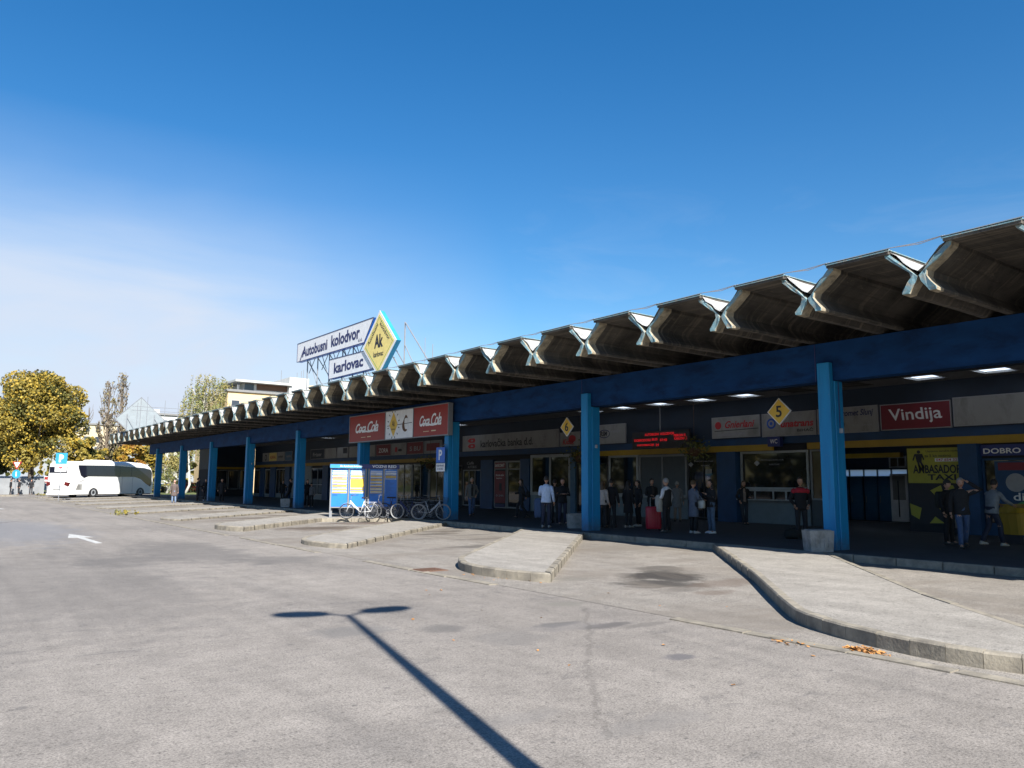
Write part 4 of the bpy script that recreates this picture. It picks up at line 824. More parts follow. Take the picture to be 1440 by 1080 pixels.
    for sd, (kn, an) in ((1, LEGS[legs][0]), (-1, LEGS[legs][1])):
        mb.tube([(sd*.085*s, 0, .92*s), (sd*.09*s, .01*s, .82*s), (sd*kn[0]*s, kn[1]*s, (kn[2]+.03)*s), (sd*(kn[0]+an[0])/2*s, (kn[1]+an[1])/2*s-.012*s, (kn[2]+an[2])/2*s), (sd*an[0]*s, an[1]*s, an[2]*s)], [.088*s, .088*s, .067*s, .064*s, .055*s], 10)
    mb.build('trousers', ckey(leg), body, True, wl=False)
    for sd, (kn, an) in ((1, LEGS[legs][0]), (-1, LEGS[legs][1])):
        X, Y = sd*(an[0]+.005)*s, an[1]*s; dz = max(0, an[2]-.09)*s; mb = MB(); rr = []
        for yy, w2, h in ((-.07, .028, .07), (-.05, .04, .1), (.02, .043, .105), (.09, .046, .07), (.16, .042, .055), (.195, .025, .035)):
            rr.append([(X+w2*s*math.cos(t), Y+yy*s, dz+max(0, h*s*(.5+.5*math.sin(t)))) for t in [2*PI*i/10 for i in range(10)]])
        mb.loft(rr); mb.build('shoe', ckey(shoe), body, True, wl=False)
    # -- hair
    if hair:
        mb = MB()
        def fz(p):
            X, Y, Z = p
            if Y > .3 and Z < .28: Y = .3
            return list(rot((X, Y, max(Z, -.35))))
        mb.sphere((hx, hy-.006*s, hz+.014*s), (.087*s, .106*s, .126*s), 16, 12, 0, fz)
        if long: mb.loft([[(hx+p[0], hy+p[1], p[2]) for p in ell(0, (-.03-.012*i)*s, hz-(.0+.06*i)*s, (.086+.006*i-.009*max(0, i-3)**1.3)*s, (.075-.006*i)*s, 12)] for i in range(6)])
        mb.build('hair', hair, body, True, wl=False)
    if cap: mb = MB(); mb.sphere((hx, hy, hz+.04*s), (.09*s, .108*s, .1*s), 12, 8, 0, lambda p: [p[0], p[1], max(p[2], -.1)]); mb.prism([(hx-.06*s, hy+.07*s), (hx+.06*s, hy+.07*s), (hx+.04*s, hy+.17*s), (hx-.04*s, hy+.17*s)], hz+.03*s, hz+.04*s); mb.build('cap', ckey(cap), body, True, wl=False)
    return body
def on_person(b, dx, dy, z):                         # a place given in the person's own frame
    a = b.rotation_euler.z; return (b.location.x+dx*math.cos(a)-dy*math.sin(a), b.location.y+dx*math.sin(a)+dy*math.cos(a), b.location.z+z)
def bag(b, dx, dy, z, w_, d, h, c, label, strap=None, name='bag', cat='bag', wr=.01):
    o = thing(name, on_person(b, dx, dy, z), label, cat, rz=b.rotation_euler.z); mb = MB()
    rr = [[(p[0]+random.uniform(-wr, wr), p[1]+random.uniform(-wr, wr), p[2]) for p in ell(0, 0, zz*h, w_/2*q, d/2*q, 12, .6)] for zz, q in ((0, .82), (.08, .97), (.5, 1.03), (.9, .93), (1, .7))]
    mb.loft(rr); mb.build('body', ckey(c), o, True, wl=False)
    if strap: MB().tube([(0+p[0], p[1], p[2]) for p in strap], .012, 6).build('strap', ckey(tuple(q*.6 for q in c)), o, wl=False)
    return o
DK, BK, JN, NV = (.018, .018, .022), (.01, .01, .012), (.07, .12, .24), (.02, .025, .05)
p = person(663, 726, 1.82, 205, 'man in open grey jacket, black shirt and jeans walking beside the third column', (.13, .13, .13), JN, legs='walk', arms=('down', 'pocket'), under=(.015, .015, .015), hair='hair_grey')
p = person(733, 729, 1.76, 300, 'dark haired woman in black coat with a bag behind her, by the red bank poster', DK, DK, legs='walk', arms=('forward', 'back'), long=True, hem=.78, female=True); bag(p, -.1, -.3, .95, .34, .16, .28, (.015, .015, .02), 'black shoulder bag carried behind the woman at the bank door', [(-.1, 0, .27), (0, .15, .5), (.1, 0, .27)])
p = person(768, 742, 1.84, 55, 'man seen from behind in pale blue shirt and dark trousers near the second column', (.42, .52, .7), NV, (.3, .27, .25), arms=('down', 'forward'))
b_ = bag(p, -.33, .1, .35, .3, .16, .7, (.03, .06, .13), 'dark blue coat hanging from the arm of the man in pale blue shirt', name='carried_coat', cat='coat')
person(780, 735, 1.74, 60, 'man in dark clothes half hidden behind the man in pale blue shirt', BK, DK)
person(791, 738, 1.78, 212, 'man in black jacket with clasped hands, facing the road beside the second column', BK, (.025, .03, .06), arms=('crossed', 'crossed'), hem=.83)
person(848, 742, 1.68, 80, 'woman in pale patterned top partly hidden by the second column', (.45, .4, .38), DK, hair='hair_brown', long=True, female=True)
person(860, 742, 1.76, 60, 'man in black jacket seen from behind, right of the woman in pale top', BK, DK)
person(884, 742, 1.7, 85, 'woman with long black hair in a black knee length coat and pale shoes', BK, DK, (.4, .37, .33), long=True, hem=.55, hemw=.23, female=True, legs='cross')
person(898, 740, 1.72, 290, 'woman in black jacket and white shoes facing the long haired woman', DK, BK, (.5, .48, .45), long=True, arms=('phone', 'down'), female=True)
person(917, 737, 1.8, 200, 'man in dark jacket standing behind the red suitcase', DK, BK, arms=('forward', 'down'), under=(.05, .04, .04))
p = person(938, 749, 1.78, 350, 'man in white shirt and black waistcoat holding the red suitcase', (.62, .62, .66), BK, arms=('down', 'forward'), hair='hair_grey')
mb = MB(); s = 1.78/1.75; mb.loft([ell(0, -.003, zz*s, a*s, b2*s) for zz, a, b2 in ((.86, .2, .145), (1.05, .178, .132), (1.25, .2, .142), (1.36, .205, .136), (1.415, .14, .11))], True); mb.build('waistcoat', ckey((.012, .012, .016)), p, True, wl=False)
bag(p, -.2, .14, .68, .27, .15, .56, (.36, .34, .3), 'crumpled beige coat held over the arm of the man in waistcoat', name='carried_coat', cat='coat', wr=.03)
sx, sy, _ = gp(919, 746, .17); o = thing('suitcase', (sx, sy, .17), 'large red upright suitcase with raised handle in front of the man in waistcoat', 'suitcase', rz=-.65)
mb = MB(); rr = [[(px_, py_, zz) for px_, py_, _ in ell(0, 0, 0, .26*q, .155*q, 16, .35)] for zz, q in ((.06, .93), (.09, 1), (.78, 1), (.82, .92))]; mb.loft(rr); mat('suitcase_red', (.42, .012, .035), .4, .1, 6.); mb.build('shell', 'suitcase_red', o, True, wl=False)
mb = MB()
for q in (-.17, -.09, 0, .09, .17): mb.box(q-.012, q+.012, -.162, -.15, .12, .76)
mb.build('rib', 'suitcase_red', o, wl=False)
mb = MB(); mb.tube([(-.09, .05, .8), (-.09, .05, 1.12), (.09, .05, 1.12), (.09, .05, .8)], .013, 6); mb.build('handle', 'sign_offwhite', o, wl=False)
for q in ((-.2, -.1), (.2, -.1), (-.2, .1), (.2, .1)): MB().sphere((q[0], q[1], .035), (.02, .035, .035), 8, 6).build('wheel', 'rubber', o, wl=False)
person(953, 734, 1.7, 55, 'person seen from behind in a long grey coat at the big blinded window', (.17, .17, .18), (.2, .15, .12), hem=.62, hemw=.23, hair='hair_grey', female=True)
p = person(976, 750, 1.72, 100, 'woman in long grey blue coat with a white shoulder bag, facing right', (.1, .12, .17), BK, (.5, .48, .46), hair='hair_brown', arms=('forward', 'forward'), hem=.55, hemw=.22, female=True)
bag(p, .2, .16, .82, .3, .14, .26, (.5, .5, .46), 'white shoulder bag of the woman in the grey blue coat', [(-.1, 0, .25), (-.1, -.12, .58), (.1, 0, .25)])
person(1001, 750, 1.74, 285, 'young woman in black jacket, blue jeans and white trainers facing left', DK, (.09, .14, .22), (.7, .7, .72), long=True, arms=('forward', 'phone'), female=True)
person(1047, 738, 1.74, 215, 'woman in dark open jacket leaning at the white counter beside the inner blue pillar', DK, (.03, .035, .05), under=(.26, .2, .18), long=True, arms=('pocket', 'forward'), legs='cross', female=True, hair='hair_brown')
p = person(1128, 758, 1.82, 222, 'man in black jacket with red shoulders standing left of the nearest column', BK, DK, arms=('pocket', 'pocket'), hem=.84, skin='skin_tan', turn=-.5)
mb = MB(); s = 1.82/1.75; mb.loft([ell(0, -.005*s, zz*s, a*s, b2*s) for zz, a, b2 in ((1.32, .2, .137), (1.38, .205, .132), (1.428, .172, .108), (1.462, .105, .087))], True)
for sd in (1, -1): mb.tube([(sd*.15*s, 0, 1.41*s), (sd*.19*s, -.0, 1.375*s), (sd*.2*s, -.01*s, 1.31*s)], [.064*s, .074*s, .068*s], 10)
mat('jacket_red', (.4, .015, .03), .8, .15, 12.); mb.build('shoulder_panel', 'jacket_red', p, True, wl=False)
x, y, _ = gp(1117, 758, .17); o = thing('travel_bag', (x, y, .17), 'black travel bag on the ground beside the feet of the man in red and black', 'bag', rz=-.6)
MB().loft([[(xx, py_*q, .14+pz*q) for py_, pz in [(.14*math.cos(t), .13*math.sin(t)) for t in [2*PI*i/12 for i in range(12)]]] for xx, q in ((-.27, .7), (-.25, 1), (0, 1.05), (.25, 1), (.27, .7))]).build('body', ckey((.012, .012, .014)), o, True, wl=False)
MB().tube([(-.12, 0, .26), (-.08, 0, .36), (.08, 0, .36), (.12, 0, .26)], .012, 6).build('handle', ckey((.05, .05, .05)), o, wl=False)
person(1356, 771, 1.8, 235, 'man in black padded jacket and jeans with one hand raised to his head', DK, (.06, .1, .2), arms=('down', 'raised'), hair='hair_grey', hem=.84, legs='walk', cap=None)
p = person(1336, 766, 1.76, 190, 'person in dark clothes half hidden behind the man with raised hand', BK, BK, cap=(.03, .03, .03)); bag(p, 0, -.2, 1.0, .32, .2, .45, (.02, .022, .02), 'black backpack on the person in front of the taxi panel', name='backpack')
bag(p, -.24, .1, .45, .18, .12, .34, (.22, .21, .2), 'pale plastic carrier bag hanging at the side of the person in dark clothes')
p = person(1398, 768, 1.78, 110, 'man in pale grey sweater bending towards the yellow box', (.19, .21, .24), NV, (.4, .38, .35), arms=('reach', 'reach'), legs='walk', lean=.18)
x, y, _ = gp(1440, 764, .17); o = thing('yellow_box', (x, y, .17), 'yellow salt box with sloping lid at the right edge under the blue window', 'box', rz=-.3)
mb = MB(); mb.loft([[(px_, py_, 0.25) for px_, py_, _ in ell(0, 0, 0, .5, .33, 16, .4)], [(px_, py_, .85) for px_, py_, _ in ell(0, 0, 0, .56, .38, 16, .4)]]); mb.build('body', 'strip_yellow', o, wl=False); mb = MB(); mb.loft([[(px_, py_, .86) for px_, py_, _ in ell(0, 0, 0, .58, .4, 16, .4)], [(px_, py_*.9, 1.0+.1*(py_ > 0)) for px_, py_, _ in ell(0, 0, 0, .5, .36, 16, .4)]]); mb.build('lid', 'strip_yellow', o, wl=False)
for q in (-.4, .4): MB().box(q-.05, q+.05, -.25, .25, 0, .25).build('foot', 'ink_black', o, wl=False)
# further away
p = person(244, 709, 1.8, 200, 'man in brown coat and jeans standing between the two farthest columns', (.1, .075, .07), (.16, .22, .33), (.1, .08, .07), hair='hair_grey', hem=.6, hemw=.22, z=0)
person(277, 705, 1.8, 90, 'person in black seen through the gap left of the white trunk', BK, BK, hem=.75, arms=('forward', 'down'))
person(288, 704, 1.75, 180, 'person in black with white shoes against the third farthest column', BK, DK, (.6, .6, .6))
p = person(311, 706, 1.75, 200, 'person in black near the far end of the shops', BK, BK, hem=.6); 
person(406, 708, 1.8, 300, 'person in black leaning back with legs stretched, left of the fifth column', BK, BK, legs='slant', arms=('crossed', 'crossed'), lean=-.15, hem=.8)
person(397, 706, 1.65, 200, 'second person in black beside the leaning one', BK, DK, (.4, .4, .4), legs='cross')
person(431, 713, 1.7, 180, 'person in black just right of the fifth column', BK, BK, long=True, female=True)
person(437, 713, 1.5, 215, 'child in grey jacket and cap right of the fifth column', (.16, .16, .17), DK, (.45, .43, .4), cap=(.02, .02, .02))
for px, hd, lab in ((14, 90, 'leftmost of three dark figures by the grey wall'), (26, 250, 'dark figure by the grey wall, just right of the round blue sign'), (43, 200, 'dark figure by the grey wall, nearest the bus')):
    person(px, 694, 1.75, hd, lab, BK, DK, z=0., group='people by the grey wall', at=(*gp(px, 695.5, 0)[:2], 0))
# ------------------------------------------------------------------ bicycles
def bicycle(px, py, z, ang, col, label, white_tyre=None, basket=False, at=None):
    x, y, _ = gp(px, py, z); o = thing('bicycle', (x, y, z), label, 'bicycle', 'bicycles by the timetable board', rz=ang); R = .335; fm = ckey(col)
    for wx in (-.52, .52):
        w_ = MB().torus((wx, 0, R), R-.02, .02, 30, 6).build('wheel', white_tyre or 'rubber', o, True, wl=False)
        MB().torus((wx, 0, R), R-.045, .009, 30, 5).build('rim', 'steel', w_, True, wl=False)
        mb = MB()
        for i in range(14): a = i*2*PI/14; mb.tube([(wx, .02*(-1)**i, R), (wx+(R-.05)*math.cos(a), 0, R+(R-.05)*math.sin(a))], .003, 4)
        mb.tube([(wx, -.04, R), (wx, .04, R)], .022, 8); mb.build('spokes', 'steel', w_, wl=False)
        rr = []
        for i in range(13): a = math.radians(10+i*(150/12)); rr.append([(wx+(R+.022)*math.cos(a), q, R+(R+.022)*math.sin(a)-(.006 if q else 0)) for q in (-.025, 0, .025)])
        MB().loft(rr, False, 0, False).build('mudguard', fm, o, wl=False)
    bb, st_, hd, hb = (-.08, 0, .3), (-.24, 0, .78), (.36, 0, .8), (.38, 0, .62)
    mb = MB(); mb.tube([bb, (.15, 0, .5), (.345, 0, .72)], .02, 7); mb.tube([(-.02, 0, .42), (.15, 0, .55), (.35, 0, .77)], .016, 7); mb.tube([bb, st_], .017, 7); mb.tube([hb, hd], .022, 7)
    for q in (-.05, .05): mb.tube([bb, (-.52, q, R)], .01, 6); mb.tube([(-.2, q*.4, .68), (-.52, q, R)], .009, 6); mb.tube([(.39, q*.8, .6), (.45, q, .5), (.52, q, R)], .011, 6)
    mb.build('frame', fm, o, True, wl=False)
    mb = MB(); mb.tube([(-.24, 0, .77), (-.27, 0, .9)], .013, 6); mb.loft([[(xx, yy*w2, .9+zz) for yy, zz in ((-1, .0), (-.6, .05), (.6, .05), (1, .0), (.5, -.02), (-.5, -.02))] for xx, w2 in ((-.4, .09), (-.32, .1), (-.2, .05), (-.11, .02))]); mb.build('saddle', 'black_plastic', o, wl=False)
    mb = MB(); mb.tube([(.36, 0, .8), (.33, 0, .98)], .014, 6); mb.tube([(.2, -.29, 1.03), (.3, -.2, 1.02), (.36, 0, 1.0), (.3, .2, 1.02), (.2, .29, 1.03)], .012, 6); mb.build('handlebar', 'steel', o, wl=False)
    mb = MB(); mb.torus((-.08, .04, .3), .085, .008, 18, 5); mb.tube([(-.08, .06, .3), (-.02, .08, .15)], .009, 5); mb.tube([(-.08, -.06, .3), (-.14, -.08, .45)], .009, 5); mb.box(-.06, .02, .08, .17, .14, .16); mb.box(-.18, -.1, -.17, -.08, .44, .46); mb.tube([(-.3, -.05, .3), (-.36, -.2, .02)], .009, 5); mb.build('crank', 'steel', o, wl=False)
    mb = MB()
    for q in (-.06, -.02, .02, .06): mb.tube([(-.75, q, .73), (-.3, q, .73)], .006, 5)
    for q in (-.06, .06): mb.tube([(-.52, q, R), (-.68, q, .73)], .006, 5)
    mb.build('carrier', fm if white_tyre is None and col[0] > .4 else 'steel', o, wl=False)
    if basket:
        mb = MB()
        for i in range(5): z_ = .72+i*.055; a = .13+i*.01; mb.tube([(.45, -a, z_), (.7+i*.01, -a, z_), (.7+i*.01, a, z_), (.45, a, z_), (.45, -a, z_)], .006, 5)
        for i in range(7): q = -.13+i*.043; mb.tube([(.7, q, .72), (.74, q*1.2, .95)], .005, 4)
        mb.build('basket', 'black_plastic', o, wl=False)
    return o
WHT = (.68, .68, .68)
bicycle(504, 730, .17, PI-.62, WHT, 'white city bicycle in the sun in front of the timetable board')
bicycle(543, 729, .17, PI-.5, (.03, .03, .06), 'dark bicycle in the shade just behind the white one')
bicycle(573, 730, .17, PI-1.0, (.02, .03, .1), 'dark blue bicycle with a pale tyre in the middle of the row', 'sign_offwhite')
bicycle(592, 729, .17, -.9, (.02, .02, .02), 'black bicycle partly hidden behind the silver one', None)
bicycle(606, 731, .17, -.55, (.4, .41, .44), 'silver bicycle with a front basket leaning toward the third column', 'sign_offwhite', True)
bicycle(583, 728, .17, PI-.4, (.05, .01, .01), 'dark red bicycle at the back of the row, mostly hidden'); bicycle(618, 729, .17, -.8, (.02, .02, .02), 'black bicycle squeezed against the third column', None, True); bicycle(556, 728.5, .17, -.35, (.1, .1, .1), 'grey bicycle between the timetable board and the blue one')
# ------------------------------------------------------------------ timetable board
x, y, _ = gp(462, 727, .17); x2, y2, _ = gp(559, 726.5, .17); ang = math.atan2(y2-y, x2-x); L = math.hypot(x2-x, y2-y)
o = thing('timetable_board', (x, y, .16), 'wide blue timetable board with yellow and white strips under a lettered header', 'notice board', rz=ang)
mb = MB()
for q in (.05, L*.27, L*.52, L*.56, L*.78, L-.05): mb.box(q-.03, q+.03, -.05, .05, .0 if q in (.05, L-.05) or abs(q-L*.54) < .1 else .45, 2.3)
for q in (.12, L-.12): mb.box(q-.03, q+.03, .12, .2, 0, 2.3)
for z_ in (.42, 2.24): mb.box(.02, L*.525, -.045, .045, z_, z_+.05); mb.box(L*.555, L-.02, -.045, .045, z_, z_+.05)
mb.box(-.02, L+.02, -.1, .28, 2.301, 2.33); mb.build('frame', 'frame_grey', o, wl=False)
mat('board_blue', (.012, .17, .6), .4, .08, 3.)
hdp = MB().box(-.02, L+.02, -.12, -.101, 2.22, 2.42).build('header', 'sign_navy', o, wl=False)
MB().box(-.01, L*.45, -.126, -.121, 2.24, 2.4).build('strip', 'sign_cyan', hdp, wl=False)
put_text('VOZNI RED', hdp, (L*.78, -.121, 2.33), (1, 0, 0), (0, 0, 1), L*.36, .13, 'ink_white', bold=.03, wl=False); put_text('Ak Autobusni kolodvor', hdp, (L*.3, -.127, 2.33), (1, 0, 0), (0, 0, 1), L*.33, .09, 'ink_white', wl=False)
pans = [(.08, L*.255), (L*.285, L*.505), (L*.575, L*.765), (L*.795, L-.08)]
for i, (a, b_) in enumerate(pans):
    pn = MB().box(a, b_, -.03, -.012, .48, 2.2).build('panel', 'board_blue', o, wl=False); mb = MB()
    z_ = 2.12; k = 0
    while z_ > (.92 if i != 3 else 1.75) and k < 22:
        h = .028; mi = 0 if k in (0, 1, 2, 3) else ([1, 1, 0, 2, 1, 0, 1][(k+i*3) % 7] if i != 1 else [1, 0, 1, 1, 2][(k) % 5])
        mb.box(a+.03, b_-.03, -.036, -.031, z_-h*1.1, z_, mi); z_ -= h*(1.35 if k % 3 else 2.4); k += 1
    if i == 1: mb.box(a+.03, b_-.03, -.037, -.0365, 1.35, 1.72, 1)
    mb.build('timetable_strips', ['sign_white', 'sign_yellow', 'sign_paleyellow'], pn, wl=False)
    mb = MB(); z_ = 2.1
    for k in range(26): z_ -= .045; ww = random.uniform(.3, .9)*(b_-a-.1); (mb.box(a+.05, a+.05+ww, -.0385, -.0375, z_, z_+.008) if z_ > .95 else None)
    mb.build('small_print', 'ink_navy', pn, wl=False)
# ------------------------------------------------------------------ road signs, street lamp, planters
x, y, _ = gp(82, 704, 0); o = thing('parking_sign', (x, y, 0), 'blue parking sign with white plate below, on a thin pole in front of the bus', 'road sign'); dv = Vector((R_[0], R_[1], 0)).normalized(); nv = Vector((dv.y, -dv.x, 0))
def plate(o, c, hw, z0, z1, m, name='plate', t=.01, off=0):
    c = Vector(c)+nv*(.03+off); pts = [c-dv*hw, c+dv*hw]; rr = [[(p.x, p.y, z0), (p.x, p.y, z1), ((p-nv*t).x, (p-nv*t).y, z1), ((p-nv*t).x, (p-nv*t).y, z0)] for p in pts]; return MB().loft(rr).build(name, m, o)
MB().tube([(x, y, 0), (x, y, 3.95)], .035, 8).build('pole', 'steel', o); k = plate(o, (x, y, 0), .5, 3.1, 4.05, 'sign_cyan'); put_text('P', k, (x+nv.x*.035, y+nv.y*.035, 3.58), dv, (0, 0, 1), .4, .65, 'ink_white', bold=.04); plate(o, (x, y, 0), .5, 2.45, 3.06, 'sign_white', 'lower_plate'); plate(o, (x, y, 0), .15, 2.72, 2.85, 'ink_red', 'mark', .004, .01)
x, y, _ = gp(20.5, 697, 0); o = thing('road_sign', (x, y, 0), 'give way triangle above a round blue sign on a pole before the grey wall', 'road sign'); MB().tube([(x, y, 0), (x, y, 4.0)], .04, 8).build('pole', 'steel', o)
c = Vector((x, y, 0))+nv*.04
def disc3(c, r, z, m, name, n=20, off=0, rot=0, parent=o): c = c+nv*off; pts = [(c.x+dv.x*r*math.cos(2*PI*i/n+rot), c.y+dv.y*r*math.cos(2*PI*i/n+rot), z+r*math.sin(2*PI*i/n+rot)) for i in range(n)]; return MB().loft([pts, [tuple(Vector(p)-nv*.01) for p in pts]]).build(name, m, parent)
disc3(c, .48, 2.35, 'sign_cyan', 'plate'); disc3(c, .62, 3.4, 'sign_red', 'plate', 3, 0, -PI/2); disc3(c, .38, 3.42, 'sign_white', 'centre', 3, .012, -PI/2)
MB().loft([[tuple(c+nv*.015+dv*q+Vector((0, 0, zz))) for q, zz in ((-.06, 2.1), (.06, 2.1), (.06, 2.6), (-.06, 2.6))], [tuple(c+nv*.02+dv*q+Vector((0, 0, zz))) for q, zz in ((-.06, 2.1), (.06, 2.1), (.06, 2.6), (-.06, 2.6))]]).build('arrow', 'sign_white', o)
x, y, _ = gp(65, 695, 0); o = thing('warning_sign', (x, y, 0), 'small red and white striped sign on a pole left of the bus', 'road sign'); MB().tube([(x, y, 0), (x, y, 2.0)], .05, 8).build('pole', 'steel', o); plate(o, (x, y, 0), .42, 1.3, 2.2, 'sign_white'); plate(o, (x, y, 0), .36, 1.75, 2.1, 'sign_red', 'stripe', .004, .01); plate(o, (x, y, 0), .36, 1.4, 1.55, 'sign_red', 'stripe', .004, .01)
# parking sign fixed beside the third column
o = thing('parking_sign', (18.0, 29.25, 2.3), 'blue P sign with a small white plate fixed on the third column above the bicycles', 'road sign'); XP = 18.0
MB().box(XP, XP+.012, 28.9, 29.62, 2.63, 3.3).build('plate', 'sign_blue', o); MB().box(XP, XP+.012, 28.9, 29.62, 2.25, 2.6).build('lower_plate', 'sign_white', o)
put_text('P', o, (XP, 29.26, 2.97), SR, SU, .28, .45, 'ink_white', bold=.03); put_text('REZERVIRANO', o, (XP, 29.26, 2.5), SR, SU, .6, .08, 'ink_navy'); put_text('ZA BICIKLE', o, (XP, 29.26, 2.36), SR, SU, .5, .08, 'ink_navy')
MB().tube([(XP+.02, 29.26, 3.2), (XP+.02, 29.26, 3.35), (XP+.2, 29.1, 3.45)], .015, 6).build('bracket', 'steel', o)
# lamp whose shadow lies on the road
LX, LY = 2.11, -.06; o = thing('street_lamp', (LX, LY, 0), 'tall two armed street lamp beside the camera that throws its shadow on the road', 'street lamp')
MB().tube([(LX, LY, 0), (LX, LY, 4), (LX, LY, 8.0)], [.105, .085, .055], 12).build('pole', 'steel', o)
for sg in (1, -1):
    d = Vector((.973*sg, -.23*sg, 0)); a = Vector((LX, LY, 7.98))
    hd = MB().tube([a, a+d*.18+Vector((0, 0, .12)), a+d*.35+Vector((0, 0, .22))], .03, 8).build('arm', 'steel', o)
    rr = []
    n_ = Vector((-d.y, d.x, 0))
    for u, w_, h in ((.2, .06, .04), (.3, .16, .09), (.55, .2, .13), (.8, .18, .11), (.95, .08, .05)):
        c = a+d*u+Vector((0, 0, .18+.13*u)); rr.append([tuple(c+n_*w_*math.cos(t)+Vector((0, 0, h*math.sin(t)))) for t in [2*PI*i/10 for i in range(10)]])
    MB().loft(rr).build('lamp_head', 'frame_grey', o, True)
for px, py, lab in ((1151, 775, 'low grey concrete planter at the foot of the nearest column'), (809, 742.5, 'low grey concrete planter at the foot of the second column'), (402, 713, 'low grey concrete planter at the foot of the fifth column')):
    x, y, _ = gp(px, py, .17); o = thing('planter', (x, y, .17), lab, 'planter', 'concrete planters', rz=-.6); mb = MB(); hw = .3
    mb.box(-hw+.03, hw-.03, -.23, .23, 0, .06); mb.loft([[(sx_*hw*q, sy_*.25*q, z_) for sx_, sy_ in ((-1, -1), (1, -1), (1, 1), (-1, 1))] for z_, q in ((.06, .92), (.5, 1.)) ]); mb.box(-hw+.05, hw-.05, -.2, .2, .502, .52)
    for q in (-.5, -.15, .2, .55): mb.box(q*hw-.015, q*hw+.015, -.255, -.232, .1, .46)
    mb.build('body', 'planter_concrete', o, wl=False)
# ------------------------------------------------------------------ coach
def coach():
    x, y, _ = gp(79, 700.4, 0); o = thing('coach', (x, y, 0), 'white touring coach with dark glass band parked in the far bay', 'bus', rz=math.radians(41))
    L, HW, Hh = 12.6, 1.28, 3.72
    def sect(X, x0, top, w_, zb=.34):              # cross-section ring at distance X
        r = []; t = top; rr_ = .38
        pts = [(-w_, zb), (-w_, 1.55), (-w_*.985, 2.5), (-w_*.95, t-rr_), (-w_*.86, t-.13), (-w_*.7, t-.03), (0, t), (w_*.7, t-.03), (w_*.86, t-.13), (w_*.95, t-rr_), (w_*.985, 2.5), (w_, 1.55), (w_, zb)]
        return [(X+x0*0, p[0], p[1]) for p in pts]
    secs = []
    for X, top, w_ in ((.0, 3.3, .9), (.05, 3.42, 1.12), (.2, 3.52, 1.24), (.6, 3.6, HW), (2.5, 3.62, HW), (4.5, 3.7, HW), (8.5, 3.74, HW), (10.6, 3.68, HW), (11.6, 3.5, HW), (12.1, 3.25, 1.26)): secs.append(sect(X, 0, top, w_))
    # raked front
    nose = []
    for p in sect(12.1, 0, 3.25, 1.2): z_ = p[2]; nose.append((12.1+.5*(1-max(0, (z_-1.2))/2.2)**.7 if z_ > 1.2 else 12.6-.1*(1-(z_-.34)/.86), p[1]*.96, z_))
    secs.append(nose)
    MB().loft([s_[::-1] for s_ in secs]).build('body', 'coach_white', o, False, wl=False)
    def side(pts, m, name, sd=-1, proud=.012, par=o, zc=1.55):
        def yy(z_): return (HW+proud if z_ < 1.55 else (HW*(1-.015*(z_-1.55)/.95)+proud if z_ < 2.5 else HW*(.985-.035*(z_-2.5)/.8)+proud))
        mb = MB(); a = [(p[0], sd*yy(p[1]), p[1]) for p in pts]; b_ = [(p[0], sd*(yy(p[1])-.03), p[1]) for p in pts]; n = len(a)
        mb.loft([a, b_] if sd < 0 else [b_, a]); return mb.build(name, m, par, wl=False)
    band = [(1.15, 3.2), (1.2, 2.9), (1.5, 2.2), (1.95, 1.95), (2.5, 2.12), (6, 2.12), (9.4, 2.12), (10.3, 1.9), (11.2, 1.4), (11.9, 1.1), (12.1, 1.3), (12.12, 2.6), (11.9, 2.95), (10.8, 3.12), (6, 3.26), (2.5, 3.22)]
    for sd in (-1, 1):
        g = side(band, 'coach_glass', 'window_band', sd)
        for xx in (3.4, 5.2, 7.0, 8.8): side([(xx, 2.16), (xx+.03, 2.16), (xx+.03, 3.14), (xx, 3.14)], 'black_plastic', 'divider', sd, .018, g)
    for xx in (1.7, 3.1, 4.9, 5.75, 7.4, 9.0): side([(xx, .5), (xx+.025, .5), (xx+.025, 2.05), (xx, 2.05)], 'ink_grey', 'seam', -1, .016)
    side([(.95, .8), (1.7, .8), (1.7, 1.35), (1.2, 1.35)], 'sign_offwhite', 'vent_grille', -1, .016)
    side([(1.05, 1.9), (1.4, 1.55), (2.0, 1.75), (2.0, 1.8), (1.4, 1.6)], 'ink_grey', 'trim', -1, .016)
    for X in (3.35, 10.35):
        mb = MB(); mb.prism([(X+.66*math.cos(math.radians(a)), .36+.6*math.sin(math.radians(a))) for a in range(0, 181, 12)], -HW-.014, -HW+.2, 'y'); mb.build('wheel_arch', 'black_plastic', o, wl=False)
        for sd in (-1, 1):
            w_ = MB().loft([[(X+.5*q*math.cos(t), sd*yy, .5+.5*q*math.sin(t)) for t in [2*PI*i/24 for i in range(24)]] for yy, q in ((HW-.28, 1), (HW-.02, 1), (HW+.005, .93), (HW+.005, .62))]).build('wheel', 'rubber', o, wl=False)
            MB().loft([[(X+.31*q*math.cos(t), sd*yy, .5+.31*q*math.sin(t)) for t in [2*PI*i/20 for i in range(20)]] for yy, q in ((HW-.1, 1), (HW+.015, 1), (HW+.03, .8), (HW-.0, .4))]).build('rim', 'frame_white', w_, wl=False)
    mb = MB(); mb.box(-.012, .04, -1.0, 1.0, 2.42, 3.02); rw = mb.build('rear_window', 'coach_glass', o, wl=False)
    for yy in (-1, 1): MB().loft([[(X, yy*a, z_) for a, z_ in ((.78, 1.25), (1.2, 1.15), (1.26, 1.5), (.86, 1.58))][::yy] for X in (-.02, .25)]).build('tail_light', 'lamp_red', o, wl=False)
    MB().box(-.018, .05, -.45, .45, .75, .92).build('number_plate', 'sign_offwhite', o, wl=False)
    mb = MB()
    for i in range(5): mb.box(-.016, .03, -.9, .9, 1.0+i*.04-.0, 1.015+i*.04)
